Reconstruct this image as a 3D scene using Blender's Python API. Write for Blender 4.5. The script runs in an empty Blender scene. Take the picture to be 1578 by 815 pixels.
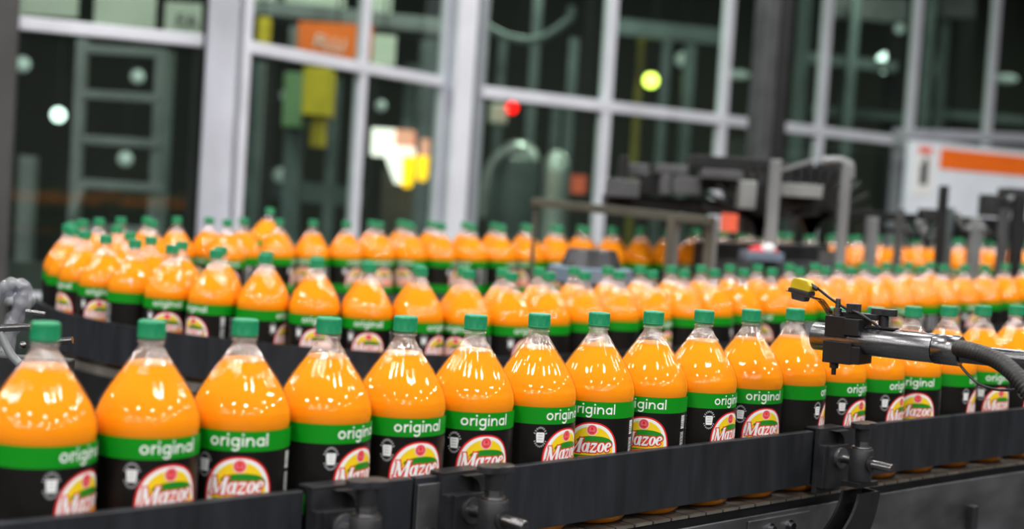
import bpy, bmesh, math, random
from mathutils import Vector, Matrix
from mathutils.geometry import tessellate_polygon
PI = math.pi
R = math.radians
random.seed(7)
scn = bpy.context.scene
C = bpy.context.collection

# ------------------------------------------------------------------ camera, world, lights, exposure
F_PX, PITCH, ROLL, CAM_H = 2271.60, 0.04857, 0.06395, 1.40
F_K = 1862.11          # pixels per metre at unit depth on the scale used for the depths below
cp, sp_, cr, sr = math.cos(PITCH), math.sin(PITCH), math.cos(ROLL), math.sin(ROLL)
FWD = Vector((0, cp, -sp_))
_up, _rt = Vector((0, sp_, cp)), Vector((1, 0, 0))
RGT = cr * _rt + sr * _up
UPV = -sr * _rt + cr * _up
cam = bpy.data.cameras.new('camera')
cam_ob = bpy.data.objects.new('camera', cam)
C.objects.link(cam_ob)
cam.sensor_width = 36.0
cam.lens = F_PX / 1578 * 36.0
cam.clip_start = 0.05
cam_ob.matrix_world = Matrix(((RGT.x, UPV.x, -FWD.x, 0), (RGT.y, UPV.y, -FWD.y, 0), (RGT.z, UPV.z, -FWD.z, CAM_H), (0, 0, 0, 1)))
cam.dof.use_dof = True
cam.dof.focus_distance = 2.12
cam.dof.aperture_fstop = 2.7
scn.camera = cam_ob

world = bpy.data.worlds.new('world')
scn.world = world
world.use_nodes = True
world.node_tree.nodes['Background'].inputs[0].default_value = (0.75, 0.85, 1.0, 1)
world.node_tree.nodes['Background'].inputs[1].default_value = 0.1

scn.view_settings.view_transform = 'Standard'
scn.view_settings.look = 'None'
scn.view_settings.gamma = 1.0
scn.view_settings.use_curve_mapping = False
scn.view_settings.exposure = 0.0
scn.cycles.max_bounces = 10
scn.cycles.transparent_max_bounces = 40
scn.cycles.sample_clamp_indirect = 6.0
scn.cycles.caustics_reflective = False
scn.cycles.caustics_refractive = False


def lamp(x, y, z, power, size, col=(1, 0.97, 0.93), rot=(0, 0, 0), size_y=None):
    d = bpy.data.lights.new('ceiling_and_fill_light', 'AREA')
    d.energy = power
    d.color = col
    if size_y:
        d.shape = 'RECTANGLE'
        d.size = size
        d.size_y = size_y
    else:
        d.shape = 'DISK'
        d.size = size
    o = bpy.data.objects.new('ceiling_and_fill_light', d)
    C.objects.link(o)
    o.location = (x, y, z)
    o.rotation_euler = rot


# the bottling hall's rows of ceiling lamps (above and behind the camera)
for x in (-6.6, -3.9, -1.2, 1.5, 4.2, 6.9):
    for y in (-10.2, -7.6, -5.0, -2.4, 0.2, 2.8, 5.4):
        lamp(x, y, 4.4, 61, 0.44, size_y=0.42)
for x in (1.0, 4.0, 7.0):  # unseen extra row, added to brighten the right-hand mullions and board
    lamp(x, 7.6, 4.4, 45, 0.44, size_y=0.42)
# unseen lights added to brighten the darker hall and sign behind the glass
for x, y in ((-2.6, 8.6), (-0.4, 9.4), (0.2, 12.5), (3.0, 13.0), (6.5, 14.5)):
    lamp(x, y, 4.4, 70, 0.5, (0.9, 1.0, 0.85))


def px(u, v, Z):
    """point of the place seen at pixel (u, v) of the photograph at depth Z along the lens axis"""
    d = FWD + RGT * ((u - 789) / F_PX) - UPV * ((v - 407.5) / F_PX)
    return Vector((0, 0, CAM_H)) + d * (Z * F_PX / F_K)


# ------------------------------------------------------------------ materials
def mat(name, col, rough=0.5, metal=0.0, noise=0.0, nscale=20.0, spec=0.5, bump=0.0, coat=0.0, emit=None, estr=0.0, sss=0.0, stretch=None):
    m = bpy.data.materials.new(name)
    m.use_nodes = True
    nt = m.node_tree
    b = nt.nodes['Principled BSDF']
    b.inputs['Base Color'].default_value = (*col, 1)
    b.inputs['Roughness'].default_value = rough
    b.inputs['Metallic'].default_value = metal
    b.inputs['Specular IOR Level'].default_value = spec
    b.inputs['Coat Weight'].default_value = coat
    if emit:
        b.inputs['Emission Color'].default_value = (*emit, 1)
        b.inputs['Emission Strength'].default_value = estr
    if sss:
        b.inputs['Subsurface Weight'].default_value = sss
        b.inputs['Subsurface Radius'].default_value = (1.0, 0.5, 0.1)
        b.inputs['Subsurface Scale'].default_value = 0.02
    if noise or bump:
        tc = nt.nodes.new('ShaderNodeTexCoord')
        n = nt.nodes.new('ShaderNodeTexNoise')
        n.inputs['Scale'].default_value = nscale
        n.inputs['Detail'].default_value = 5
        if stretch:
            mp = nt.nodes.new('ShaderNodeMapping')
            mp.inputs['Scale'].default_value = stretch
            nt.links.new(tc.outputs['Object'], mp.inputs['Vector'])
            nt.links.new(mp.outputs['Vector'], n.inputs['Vector'])
        else:
            nt.links.new(tc.outputs['Object'], n.inputs['Vector'])
        if noise:
            mr = nt.nodes.new('ShaderNodeMapRange')
            mr.inputs['From Min'].default_value = 0.3
            mr.inputs['From Max'].default_value = 0.7
            mr.inputs['To Min'].default_value = 1 - noise
            mr.inputs['To Max'].default_value = 1 + noise
            mx = nt.nodes.new('ShaderNodeMix')
            mx.data_type = 'RGBA'
            mx.blend_type = 'MULTIPLY'
            mx.inputs['Factor'].default_value = 1
            mx.inputs['A'].default_value = (*col, 1)
            nt.links.new(n.outputs['Fac'], mr.inputs['Value'])
            nt.links.new(mr.outputs['Result'], mx.inputs['B'])
            nt.links.new(mx.outputs['Result'], b.inputs['Base Color'])
            rr = nt.nodes.new('ShaderNodeMapRange')
            rr.inputs['To Min'].default_value = max(0.02, rough - 0.12)
            rr.inputs['To Max'].default_value = min(1, rough + 0.12)
            nt.links.new(n.outputs['Fac'], rr.inputs['Value'])
            nt.links.new(rr.outputs['Result'], b.inputs['Roughness'])
        if bump:
            bp = nt.nodes.new('ShaderNodeBump')
            bp.inputs['Strength'].default_value = bump
            bp.inputs['Distance'].default_value = 0.002
            nt.links.new(n.outputs['Fac'], bp.inputs['Height'])
            nt.links.new(bp.outputs['Normal'], b.inputs['Normal'])
    return m


def clear_mat(name, tint, refl_rough, milk=0.0, milk_col=(1, 1, 1), ior=1.5, bump=0.0, bscale=60, lo=0.0):
    """thin clear sheet: see-through, with a Fresnel gloss and a little milkiness"""
    m = bpy.data.materials.new(name)
    m.use_nodes = True
    nt = m.node_tree
    nt.nodes.clear()
    out = nt.nodes.new('ShaderNodeOutputMaterial')
    tr = nt.nodes.new('ShaderNodeBsdfTransparent')
    tr.inputs[0].default_value = (*tint, 1)
    gl = nt.nodes.new('ShaderNodeBsdfGlossy')
    gl.inputs['Roughness'].default_value = refl_rough
    df = nt.nodes.new('ShaderNodeBsdfDiffuse')
    df.inputs[0].default_value = (*milk_col, 1)
    fr = nt.nodes.new('ShaderNodeFresnel')
    fr.inputs['IOR'].default_value = ior
    ge = nt.nodes.new('ShaderNodeNewGeometry')       # the same gloss from either side of the sheet
    io = nt.nodes.new('ShaderNodeMix')
    io.inputs['A'].default_value = ior
    io.inputs['B'].default_value = 1.0 / ior
    nt.links.new(ge.outputs['Backfacing'], io.inputs['Factor'])
    nt.links.new(io.outputs['Result'], fr.inputs['IOR'])
    m1 = nt.nodes.new('ShaderNodeMixShader')
    m1.inputs[0].default_value = milk
    m2 = nt.nodes.new('ShaderNodeMixShader')
    nt.links.new(tr.outputs[0], m1.inputs[1])
    nt.links.new(df.outputs[0], m1.inputs[2])
    nt.links.new(m1.outputs[0], m2.inputs[1])
    nt.links.new(gl.outputs[0], m2.inputs[2])
    if lo:
        ad = nt.nodes.new('ShaderNodeMath')
        ad.operation = 'ADD'
        ad.inputs[1].default_value = lo
        ad.use_clamp = True
        nt.links.new(fr.outputs[0], ad.inputs[0])
        nt.links.new(ad.outputs[0], m2.inputs[0])
    else:
        nt.links.new(fr.outputs[0], m2.inputs[0])
    if bump:
        tc = nt.nodes.new('ShaderNodeTexCoord')
        n = nt.nodes.new('ShaderNodeTexNoise')
        n.inputs['Scale'].default_value = bscale
        n.inputs['Detail'].default_value = 3
        bp = nt.nodes.new('ShaderNodeBump')
        bp.inputs['Strength'].default_value = bump
        bp.inputs['Distance'].default_value = 0.002
        nt.links.new(tc.outputs['Object'], n.inputs['Vector'])
        nt.links.new(n.outputs['Fac'], bp.inputs['Height'])
        nt.links.new(bp.outputs['Normal'], gl.inputs['Normal'])
        nt.links.new(bp.outputs['Normal'], fr.inputs['Normal'])
    nt.links.new(m2.outputs[0], out.inputs[0])
    return m


M = {}
M['pet_neck'] = clear_mat('thick_neck_plastic_with_highlights', (0.98, 0.985, 0.985), 0.035, 0.13, (0.74, 0.92, 1.0), 1.6, 0.0, lo=0.06)  # milky blue-white puts the neck's bright highlights into the colour
M['pet'] = clear_mat('clear_pet_plastic', (0.98, 0.985, 0.98), 0.025, 0.004, (0.95, 0.96, 0.97), 1.5, 0.0)
M['juice'] = mat('orange_squash', (1.0, 0.298, 0.0008), 0.5, sss=0.15, spec=0.05)
M['cap'] = mat('green_cap_plastic', (0.004, 0.235, 0.098), 0.42, noise=0.05, nscale=120)
M['lab_green'] = mat('label_green', (0.003, 0.25, 0.008), 0.38, spec=0.3)
M['lab_black'] = mat('label_black', (0.006, 0.005, 0.0048), 0.36, spec=0.3)
M['lab_white'] = mat('label_white', (0.86, 0.88, 0.88), 0.4)
M['lab_red'] = mat('label_red', (0.72, 0.012, 0.014), 0.4)
M['lab_yellow'] = mat('label_yellow', (0.92, 0.62, 0.01), 0.4)
M['lab_hill'] = mat('label_hill_green', (0.01, 0.23, 0.012), 0.4)
M['lab_pink'] = mat('label_pink', (0.85, 0.14, 0.17), 0.4)
M['lab_grey'] = mat('label_grey', (0.5, 0.51, 0.53), 0.4)
M['lab_orange'] = mat('label_orange_ribbon', (0.86, 0.1, 0.015), 0.4)
M['rail'] = mat('black_guide_plastic', (0.015, 0.0165, 0.021), 0.4, noise=0.3, nscale=38, stretch=(1, 1, 0.2), bump=0.05, spec=0.45)
M['blackplastic'] = mat('black_moulded_plastic', (0.018, 0.019, 0.022), 0.4, noise=0.25, nscale=40, spec=0.45)
M['blackmetal'] = mat('black_painted_metal', (0.008, 0.0085, 0.010), 0.45, noise=0.25, nscale=15, spec=0.35)
M['rubber'] = mat('black_rubber', (0.012, 0.012, 0.013), 0.5, noise=0.2, nscale=60)
M['steel'] = mat('brushed_steel', (0.21, 0.21, 0.22), 0.27, 1.0, noise=0.08, nscale=30, stretch=(1, 1, 14))
M['darksteel'] = mat('dark_stainless_sheet', (0.20, 0.205, 0.22), 0.42, 0.9, noise=0.35, nscale=7, stretch=(1, 1, 2.2))
M['slat'] = mat('worn_steel_slat', (0.26, 0.24, 0.21), 0.45, 0.7, noise=0.3, nscale=25)
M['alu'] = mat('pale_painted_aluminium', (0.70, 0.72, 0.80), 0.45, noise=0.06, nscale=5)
M['alu_grey_shade'] = mat('grey_and_shaded_aluminium', (0.34, 0.35, 0.40), 0.45, noise=0.08, nscale=5)  # darkened copy of the pale aluminium: a column side in shade, plus grey parts
M['column'] = mat('galvanised_column', (0.50, 0.52, 0.60), 0.42, 0.3, noise=0.3, nscale=3, stretch=(1, 1, 0.4))
M['floor'] = mat('dark_painted_concrete', (0.05, 0.052, 0.055), 0.5, noise=0.3, nscale=2)
M['ceiling'] = mat('grey_ceiling', (0.12, 0.125, 0.125), 0.8, noise=0.2, nscale=1.5)
M['darkwall'] = mat('dark_olive_wall', (0.030, 0.031, 0.020), 0.7, noise=0.55, nscale=0.9)
M['hallwall'] = mat('grey_hall_wall', (0.11, 0.115, 0.12), 0.7, noise=0.2, nscale=1.5)
M['dado'] = mat('dark_grey_panel', (0.05, 0.05, 0.05), 0.5, noise=0.3, nscale=3)
M['glass'] = clear_mat('greenish_glass', (0.82, 0.89, 0.85), 0.02, 0.008, (0.5, 0.6, 0.58), 1.45)
M['gsteel'] = mat('greenish_grey_steel', (0.11, 0.14, 0.145), 0.5, 0.2, noise=0.25, nscale=4)
M['lsteel'] = mat('light_grey_steel', (0.20, 0.215, 0.225), 0.45, 0.3, noise=0.2, nscale=5)
M['olive'] = mat('olive_grey_painted_steel', (0.075, 0.072, 0.054), 0.5, noise=0.2, nscale=9)
M['yellow'] = mat('yellow_paint', (0.62, 0.46, 0.01), 0.5, noise=0.15, nscale=8)
M['dimyellow'] = mat('dark_yellow_paint', (0.17, 0.14, 0.008), 0.5, noise=0.2, nscale=6)  # darker, olive-leaning yellow for the thin post
M['midsteel'] = mat('mid_grey_steel', (0.26, 0.28, 0.28), 0.45, 0.3, noise=0.2, nscale=6)
M['paleboard'] = mat('pale_board', (0.62, 0.66, 0.58), 0.5, noise=0.08, nscale=4)
M['white'] = mat('white_board', (0.80, 0.86, 0.94), 0.45, noise=0.06, nscale=4)
M['orange'] = mat('orange_sign', (0.95, 0.17, 0.01), 0.5, noise=0.05, nscale=4)
M['palegreen'] = mat('pale_green_panel', (0.16, 0.28, 0.13), 0.5, noise=0.15, nscale=4)
M['greybox'] = mat('grey_machine_panel', (0.085, 0.088, 0.095), 0.5, 0.2, noise=0.25, nscale=8)
M['bluegrey'] = mat('blue_grey_paint', (0.13, 0.19, 0.26), 0.35, noise=0.1, nscale=10)
M['dome'] = mat('dark_polished_metal', (0.06, 0.06, 0.065), 0.22, 0.85, noise=0.15, nscale=6)
M['red'] = mat('red_paper', (0.7, 0.04, 0.05), 0.5, noise=0.1, nscale=20)
M['pinkred'] = mat('faded_red_sign', (0.85, 0.13, 0.06), 0.5, noise=0.1, nscale=20)
M['sensor_yellow'] = mat('yellow_sensor_plastic', (0.5, 0.36, 0.01), 0.35, noise=0.1, nscale=80)
M['wrap'] = clear_mat('crumpled_clear_wrap', (0.75, 0.77, 0.8), 0.15, 0.35, (0.45, 0.46, 0.5), 1.6, 1.0, 22)
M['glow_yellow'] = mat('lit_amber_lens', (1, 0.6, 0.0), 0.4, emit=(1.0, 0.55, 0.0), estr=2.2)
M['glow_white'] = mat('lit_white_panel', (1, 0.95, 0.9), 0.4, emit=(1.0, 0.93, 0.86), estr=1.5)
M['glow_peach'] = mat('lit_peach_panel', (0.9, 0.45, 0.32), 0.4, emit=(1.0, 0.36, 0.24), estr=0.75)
M['glow_red'] = mat('lit_red_lens', (1, 0.0, 0.0), 0.4, emit=(1.0, 0.0, 0.0), estr=5.0)
M['glow_lime'] = mat('lit_lime_lamp', (0.9, 1, 0.2), 0.4, emit=(0.8, 1.0, 0.12), estr=6.0)
M['glow_cool'] = mat('lit_cool_lamp', (0.9, 1, 0.95), 0.4, emit=(0.8, 1.0, 0.92), estr=4.0)
M['glow_dim'] = mat('dim_cool_lamp', (0.8, 0.9, 0.9), 0.4, emit=(0.6, 0.75, 0.7), estr=0.22)
M['tank'] = mat('stainless_tank', (0.5, 0.56, 0.54), 0.35, 0.6, noise=0.15, nscale=3)


# ------------------------------------------------------------------ mesh helpers
class MB:
    """collects shapes and links them as ONE mesh object"""

    def __init__(s):
        s.v, s.f, s.m, s.sm = [], [], [], []

    def add(s, vs, fs, mi=0, smooth=False):
        n = len(s.v)
        s.v += [tuple(v) for v in vs]
        s.f += [tuple(i + n for i in f) for f in fs]
        s.m += [mi] * len(fs)
        s.sm += [smooth] * len(fs)
        return s

    def obox(s, c, ax, ay, az, mi=0):
        c, ax, ay, az = Vector(c), Vector(ax), Vector(ay), Vector(az)
        vs = [c + ax * i + ay * j + az * k for k in (-1, 1) for j in (-1, 1) for i in (-1, 1)]
        return s.add(vs, [(0, 2, 3, 1), (4, 5, 7, 6), (0, 1, 5, 4), (2, 6, 7, 3), (0, 4, 6, 2), (1, 3, 7, 5)], mi)

    def box(s, lo, hi, mi=0):
        lo, hi = Vector(lo), Vector(hi)
        c = (lo + hi) / 2
        h = (hi - lo) / 2
        return s.obox(c, (h.x, 0, 0), (0, h.y, 0), (0, 0, h.z), mi)

    def bar(s, p, q, w, h, up=(0, 0, 1), mi=0):
        """rectangular bar from p to q, w wide across, h high"""
        p, q = Vector(p), Vector(q)
        d = q - p
        up = Vector(up)
        if abs(d.normalized().dot(up)) > 0.95:
            up = Vector((0, 1, 0))
        side = d.cross(up).normalized()
        u2 = side.cross(d).normalized()
        return s.obox((p + q) / 2, d / 2, side * w / 2, u2 * h / 2, mi)

    def tube(s, pts, r, n=16, mi=0, cap=True):
        pts = [Vector(p) for p in pts]
        rs = r if isinstance(r, (list, tuple)) else [r] * len(pts)
        t0 = (pts[1] - pts[0]).normalized()
        a = t0.orthogonal().normalized()
        vs, fs = [], []
        for i, p in enumerate(pts):
            t = (pts[min(i + 1, len(pts) - 1)] - pts[max(i - 1, 0)]).normalized()
            a = (a - t * a.dot(t)).normalized()
            b = t.cross(a)
            for k in range(n):
                g = 2 * PI * k / n
                vs.append(p + (a * math.cos(g) + b * math.sin(g)) * rs[i])
        for i in range(len(pts) - 1):
            for k in range(n):
                fs.append((i * n + k, i * n + (k + 1) % n, (i + 1) * n + (k + 1) % n, (i + 1) * n + k))
        s.add(vs, fs, mi, True)
        if cap:
            s.add(vs[:n], [tuple(reversed(range(n)))], mi)
            s.add(vs[-n:], [tuple(range(n))], mi)
        return s

    def lathe(s, prof, n=32, mi=0, c=(0, 0, 0), rmod=None, smooth=True):
        """prof: list of (r, z) from bottom to top; rmod(r, z, phi) reshapes"""
        c = Vector(c)
        vs, fs = [], []
        for r, z in prof:
            for k in range(n):
                g = 2 * PI * k / n
                rr = rmod(r, z, g) if rmod else r
                vs.append(c + Vector((rr * math.cos(g), rr * math.sin(g), z)))
        for i in range(len(prof) - 1):
            for k in range(n):
                fs.append((i * n + k, i * n + (k + 1) % n, (i + 1) * n + (k + 1) % n, (i + 1) * n + k))
        s.add(vs, fs, mi, smooth)
        return s

    def disc(s, r, z, n=32, mi=0, c=(0, 0, 0), up=True):
        c = Vector(c)
        vs = [c + Vector((r * math.cos(2 * PI * k / n), r * math.sin(2 * PI * k / n), z)) for k in range(n)]
        return s.add(vs, [tuple(range(n)) if up else tuple(reversed(range(n)))], mi)

    def ball(s, c, r, n=16, mi=0, sq=(1, 1, 1)):
        prof = [(max(1e-4, r * math.sin(PI * i / 10)), -r * math.cos(PI * i / 10)) for i in range(11)]
        c = Vector(c)
        vs, fs = [], []
        for rr, z in prof:
            for k in range(n):
                g = 2 * PI * k / n
                vs.append(c + Vector((rr * math.cos(g) * sq[0], rr * math.sin(g) * sq[1], z * sq[2])))
        for i in range(10):
            for k in range(n):
                fs.append((i * n + k, i * n + (k + 1) % n, (i + 1) * n + (k + 1) % n, (i + 1) * n + k))
        return s.add(vs, fs, mi, True)

    def prism(s, outline, ext, mi=0):
        """outline: 3-D points of a flat polygon; ext: extrusion vector"""
        o = [Vector(p) for p in outline]
        e = Vector(ext)
        n = len(o)
        tris = tessellate_polygon([o])
        vs = o + [p + e for p in o]
        fs = [tuple(t) for t in tris] + [tuple(i + n for i in reversed(t)) for t in tris]
        fs += [(i, (i + 1) % n, (i + 1) % n + n, i + n) for i in range(n)]
        return s.add(vs, fs, mi)

    def mesh(s, name, mats):
        me = bpy.data.meshes.new(name)
        me.from_pydata(s.v, [], s.f)
        for m in (mats if isinstance(mats, (list, tuple)) else [mats]):
            me.materials.append(m)
        me.polygons.foreach_set('material_index', s.m)
        me.polygons.foreach_set('use_smooth', s.sm)
        bm = bmesh.new()
        bm.from_mesh(me)
        bmesh.ops.recalc_face_normals(bm, faces=bm.faces)
        bm.to_mesh(me)
        bm.free()
        me.update()
        return me

    def build(s, name, mats, parent=None, bevel=0.0, seg=2):
        o = bpy.data.objects.new(name, s.mesh(name, mats))
        C.objects.link(o)
        if parent:
            o.parent = parent
            if parent.type == 'EMPTY' or True:
                o.matrix_parent_inverse = root_matrix(parent).inverted()
        if bevel:
            b = o.modifiers.new('bevel', 'BEVEL')
            b.width = bevel
            b.segments = seg
            b.limit_method = 'ANGLE'
            b.angle_limit = R(40)
        return o


def root_matrix(o):
    m = Matrix.LocRotScale(o.location, o.rotation_euler, None)
    if o.parent:
        return root_matrix(o.parent) @ o.matrix_parent_inverse @ m
    return m


def tag(o, label, cat, group=None, kind=None):
    if label:
        o['label'] = label
    if cat:
        o['category'] = cat
    if group:
        o['group'] = group
    if kind:
        o['kind'] = kind
    return o


def thing(name, label, cat, loc=(0, 0, 0), group=None):
    """an Empty at the thing's base that parents its parts (parts are given in world coordinates)"""
    o = bpy.data.objects.new(name, None)
    C.objects.link(o)
    o.location = loc
    return tag(o, label, cat, group)


def structure(o):
    o['kind'] = 'structure'
    return o


def text_part(name, body, size, m, parent, loc, rot, depth=0.002):
    """raised lettering as one mesh"""
    cu = bpy.data.curves.new(name, 'FONT')
    cu.body = body
    cu.size = size
    cu.extrude = depth
    cu.align_x = 'CENTER'
    cu.align_y = 'CENTER'
    tmp = bpy.data.objects.new(name + '_outline', cu)
    C.objects.link(tmp)
    bpy.context.view_layer.update()
    me = bpy.data.meshes.new_from_object(tmp.evaluated_get(bpy.context.evaluated_depsgraph_get()))
    bpy.data.objects.remove(tmp)
    bpy.data.curves.remove(cu)
    me.name = name
    me.materials.clear()
    me.materials.append(m)
    o = bpy.data.objects.new(name, me)
    C.objects.link(o)
    o.parent = parent
    o.matrix_parent_inverse = root_matrix(parent).inverted()
    o.location = loc
    o.rotation_euler = rot
    return o


ORD = ['first', 'second', 'third', 'fourth', 'fifth', 'sixth', 'seventh', 'eighth', 'ninth', 'tenth', 'eleventh', 'twelfth', 'thirteenth', 'fourteenth', 'fifteenth', 'sixteenth', 'seventeenth', 'eighteenth', 'nineteenth', 'twentieth']
TENS = {20: 'twenty', 30: 'thirty', 40: 'forty', 50: 'fifty'}


def ordinal(n):
    if n <= 20:
        return ORD[n - 1]
    t, r = n // 10 * 10, n % 10
    if r == 0:
        return {30: 'thirtieth', 40: 'fortieth', 50: 'fiftieth'}[t]
    return TENS[t] + '-' + ORD[r - 1]


# ------------------------------------------------------------------ conveyor paths (plan view)
BOT_H = 0.295
FRONT_PATH = [(-0.9227, 1.14, -0.1672), (-0.8173, 1.2323, -0.1666), (-0.7119, 1.3247, -0.1661), (-0.6065, 1.417, -0.1655), (-0.501, 1.5094, -0.165), (-0.396, 1.6022, -0.1644), (-0.2921, 1.6962, -0.1639), (-0.1891, 1.7913, -0.1633), (-0.0869, 1.8872, -0.1628), (0.0147, 1.9837, -0.1622), (0.116, 2.0806, -0.1617), (0.2172, 2.1776, -0.1612), (0.3184, 2.2745, -0.1606), (0.4199, 2.3712, -0.1601), (0.5218, 2.4673, -0.1595), (0.6245, 2.5627, -0.159), (0.728, 2.6572, -0.1584), (0.8327, 2.7505, -0.1579), (0.9385, 2.8423, -0.1573), (1.0459, 2.9324, -0.1568), (1.1548, 3.0206, -0.1562), (1.2654, 3.1066, -0.1557), (1.3771, 3.1913, -0.1551), (1.5447, 3.3182, -0.1543), (1.7123, 3.4452, -0.1535), (1.9357, 3.6145, -0.1524), (2.2149, 3.8261, -0.1511)]


def polyline(pts):
    """returns fn(s) -> (point, heading) for a 3-D polyline, s in metres from the point nearest the first bottle"""
    P = [Vector(p) for p in pts]
    L = [0.0]
    for a, b in zip(P, P[1:]):
        L.append(L[-1] + math.hypot(b.x - a.x, b.y - a.y))

    def fn(s):
        s = min(max(s, 0.0), L[-1] - 1e-6)
        for i in range(len(P) - 1):
            if s <= L[i + 1]:
                t = (s - L[i]) / (L[i + 1] - L[i])
                # smooth heading by blending with neighbours
                d0 = (P[min(i + 1, len(P) - 1)] - P[max(i - 1, 0)])
                d1 = (P[min(i + 2, len(P) - 1)] - P[i])
                d = d0.normalized() * (1 - t) + d1.normalized() * t
                return P[i].lerp(P[i + 1], t), math.atan2(d.y, d.x)
    return fn, L[-1]


fpath, F_LEN = polyline(FRONT_PATH)
LCX, LCY, LR, TH1, TH2, LS0, LH1, LH2, LSP, LSL, LSL2 = -0.45236, 4.00576, 0.72572, 0.70901, 0.54664, 0.25835, -0.18666, -0.13198, 0.11765, 0.02764, 0.01706
ARC_L = LR * (TH1 - TH2 + PI)


def loop(t, off=0.0):
    """point of the looping conveyor at arc length t; off > 0 is outside of the bend"""
    a0 = TH1 - PI / 2
    if t < 0:
        a, e = a0, Vector((math.cos(TH1), math.sin(TH1))) * -t
    elif t < ARC_L:
        a, e = a0 - t / LR, Vector((0, 0))
    else:
        a, e = a0 - ARC_L / LR, Vector((math.cos(TH2), math.sin(TH2))) * (t - ARC_L)
    z = LH1 + (LH2 - LH1) * min(max(t / ARC_L, 0), 1) + LSL * max(-t, 0) + LSL2 * max(t - ARC_L, 0)
    return Vector((LCX + (LR + off) * math.cos(a) + e.x, LCY + (LR + off) * math.sin(a) + e.y, CAM_H + z - BOT_H))


def floop(s, off=0.0):
    """same for the front conveyor; off > 0 is towards the camera"""
    p, h = fpath(s)
    return Vector((p.x + off * math.sin(h), p.y - off * math.cos(h), CAM_H + p.z - BOT_H))


def ribbon(mb, fn, s0, s1, o0, o1, z0, z1, step=0.04, mi=0):
    """closed band following a path: between offsets o0..o1 and heights z0..z1 over the belt"""
    n = max(1, int(math.ceil((s1 - s0) / step)))
    vs, fs = [], []
    for i in range(n + 1):
        s = s0 + (s1 - s0) * i / n
        a, b = fn(s, o0), fn(s, o1)
        vs += [a + Vector((0, 0, z0)), b + Vector((0, 0, z0)), b + Vector((0, 0, z1)), a + Vector((0, 0, z1))]
    for i in range(n):
        for k in range(4):
            fs.append((i * 4 + k, i * 4 + (k + 1) % 4, i * 4 + 4 + (k + 1) % 4, i * 4 + 4 + k))
    fs += [(0, 1, 2, 3), tuple(n * 4 + k for k in (3, 2, 1, 0))]
    mb.add(vs, fs, mi)
    return mb


def slats(fn, s0, s1, o0, o1, pitch=0.040, gap=0.004, th=0.004):
    mb = MB()
    s = s0
    while s < s1:
        a, b, c, d = fn(s, o0), fn(s, o1), fn(s + pitch - gap, o1), fn(s + pitch - gap, o0)
        t = Vector((0, 0, -th))
        mb.add([a, b, c, d, a + t, b + t, c + t, d + t], [(0, 1, 2, 3), (7, 6, 5, 4), (0, 4, 5, 1), (1, 5, 6, 2), (2, 6, 7, 3), (3, 7, 4, 0)])
        s += pitch
    return mb


# ------------------------------------------------------------------ the setting
def setting():
    f = MB().box((-9, -13, -0.1), (14, 19, 0)).build('floor', M['floor'])
    structure(f)
    structure(MB().box((-9, -13, 4.8), (14, 19, 4.9)).build('ceiling', M['ceiling']))
    structure(MB().box((-9, 18.9, 0), (14, 19, 4.8)).build('wall_back', M['darkwall']))
    structure(MB().box((-9.1, -13, 0), (-9, 19, 4.8)).build('wall_left', M['hallwall']))
    structure(MB().box((14, -13, 0), (14.1, 19, 4.8)).build('wall_right', M['hallwall']))
    structure(MB().box((-9, -13.1, 0), (14, -13, 4.8)).build('wall_front', M['hallwall']))


setting()

H_SILL, H_TOP = 0.78, 3.6


def glazed(idx, P, Q, ts, h_tr, w=0.10, ends=(True, True), widths=None, mname='alu', th=None):
    """one glazed partition from plan point P to Q: frame of mullions at fractions ts plus sill, transom and head, and its pane"""
    P, Q = Vector((P[0], P[1], 0)), Vector((Q[0], Q[1], 0))
    d = (Q - P)
    nrm = Vector((d.y, -d.x, 0)).normalized()
    mb = MB()
    for i, t in enumerate(ts):
        c = P + d * t
        ww = widths[i] if widths else w
        mb.bar(c + Vector((0, 0, 0.35)), c + Vector((0, 0, H_TOP)), 0.05, ww, up=d)
    for h, hh in ((H_SILL, 0.05), (h_tr, th or 0.075), (H_TOP - 0.04, 0.08)):
        mb.bar(P + Vector((0, 0, h)), Q + Vector((0, 0, h)), 0.06, hh)
    fr = structure(mb.build('window_%d' % idx, M[mname], bevel=0.006))
    g = MB()
    g.obox((P + Q) / 2 + Vector((0, 0, (0.4 + H_TOP) / 2)), d / 2, nrm * 0.003, Vector((0, 0, (H_TOP - 0.4) / 2)))
    g.build('pane', M['glass'], fr)
    return d.normalized(), nrm


def plan(u, v, Z):
    p = px(u, v, Z)
    return (p.x, p.y)


# zigzag glass partition: left bay, middle bay, long right bay
LB0, LB1 = plan(-60, 35, 5.38), plan(312, 65, 5.70)
MB0, MB1 = plan(376, 75, 5.72), plan(686, 131, 6.98)
RB0, RB1 = plan(742, 143, 7.02), plan(1640, 240, 10.2)
glazed(1, LB0, LB1, [0.0], CAM_H + 0.62, 0.05, th=0.06)
glazed(2, MB0, MB1, [0.0, 0.535, 0.985], CAM_H + 0.608, 0.058, th=0.06)


def frac_right():
    # where the mullions stand along the bay
    P, Q = Vector((*RB0, CAM_H + 0.572)), Vector((*RB1, CAM_H + 0.572))
    out = []
    for u in (932, 1112, 1262, 1399, 1518):
        best = (1e9, 0)
        for k in range(801):
            d = P.lerp(Q, k / 800) - Vector((0, 0, CAM_H))
            best = min(best, (abs(789 + F_PX * d.dot(RGT) / d.dot(FWD) - u), k / 800))
        out.append(best[1])
    return out


glazed(3, RB0, RB1, frac_right() + [1.0], CAM_H + 0.572, 0.075, th=0.068)

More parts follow.
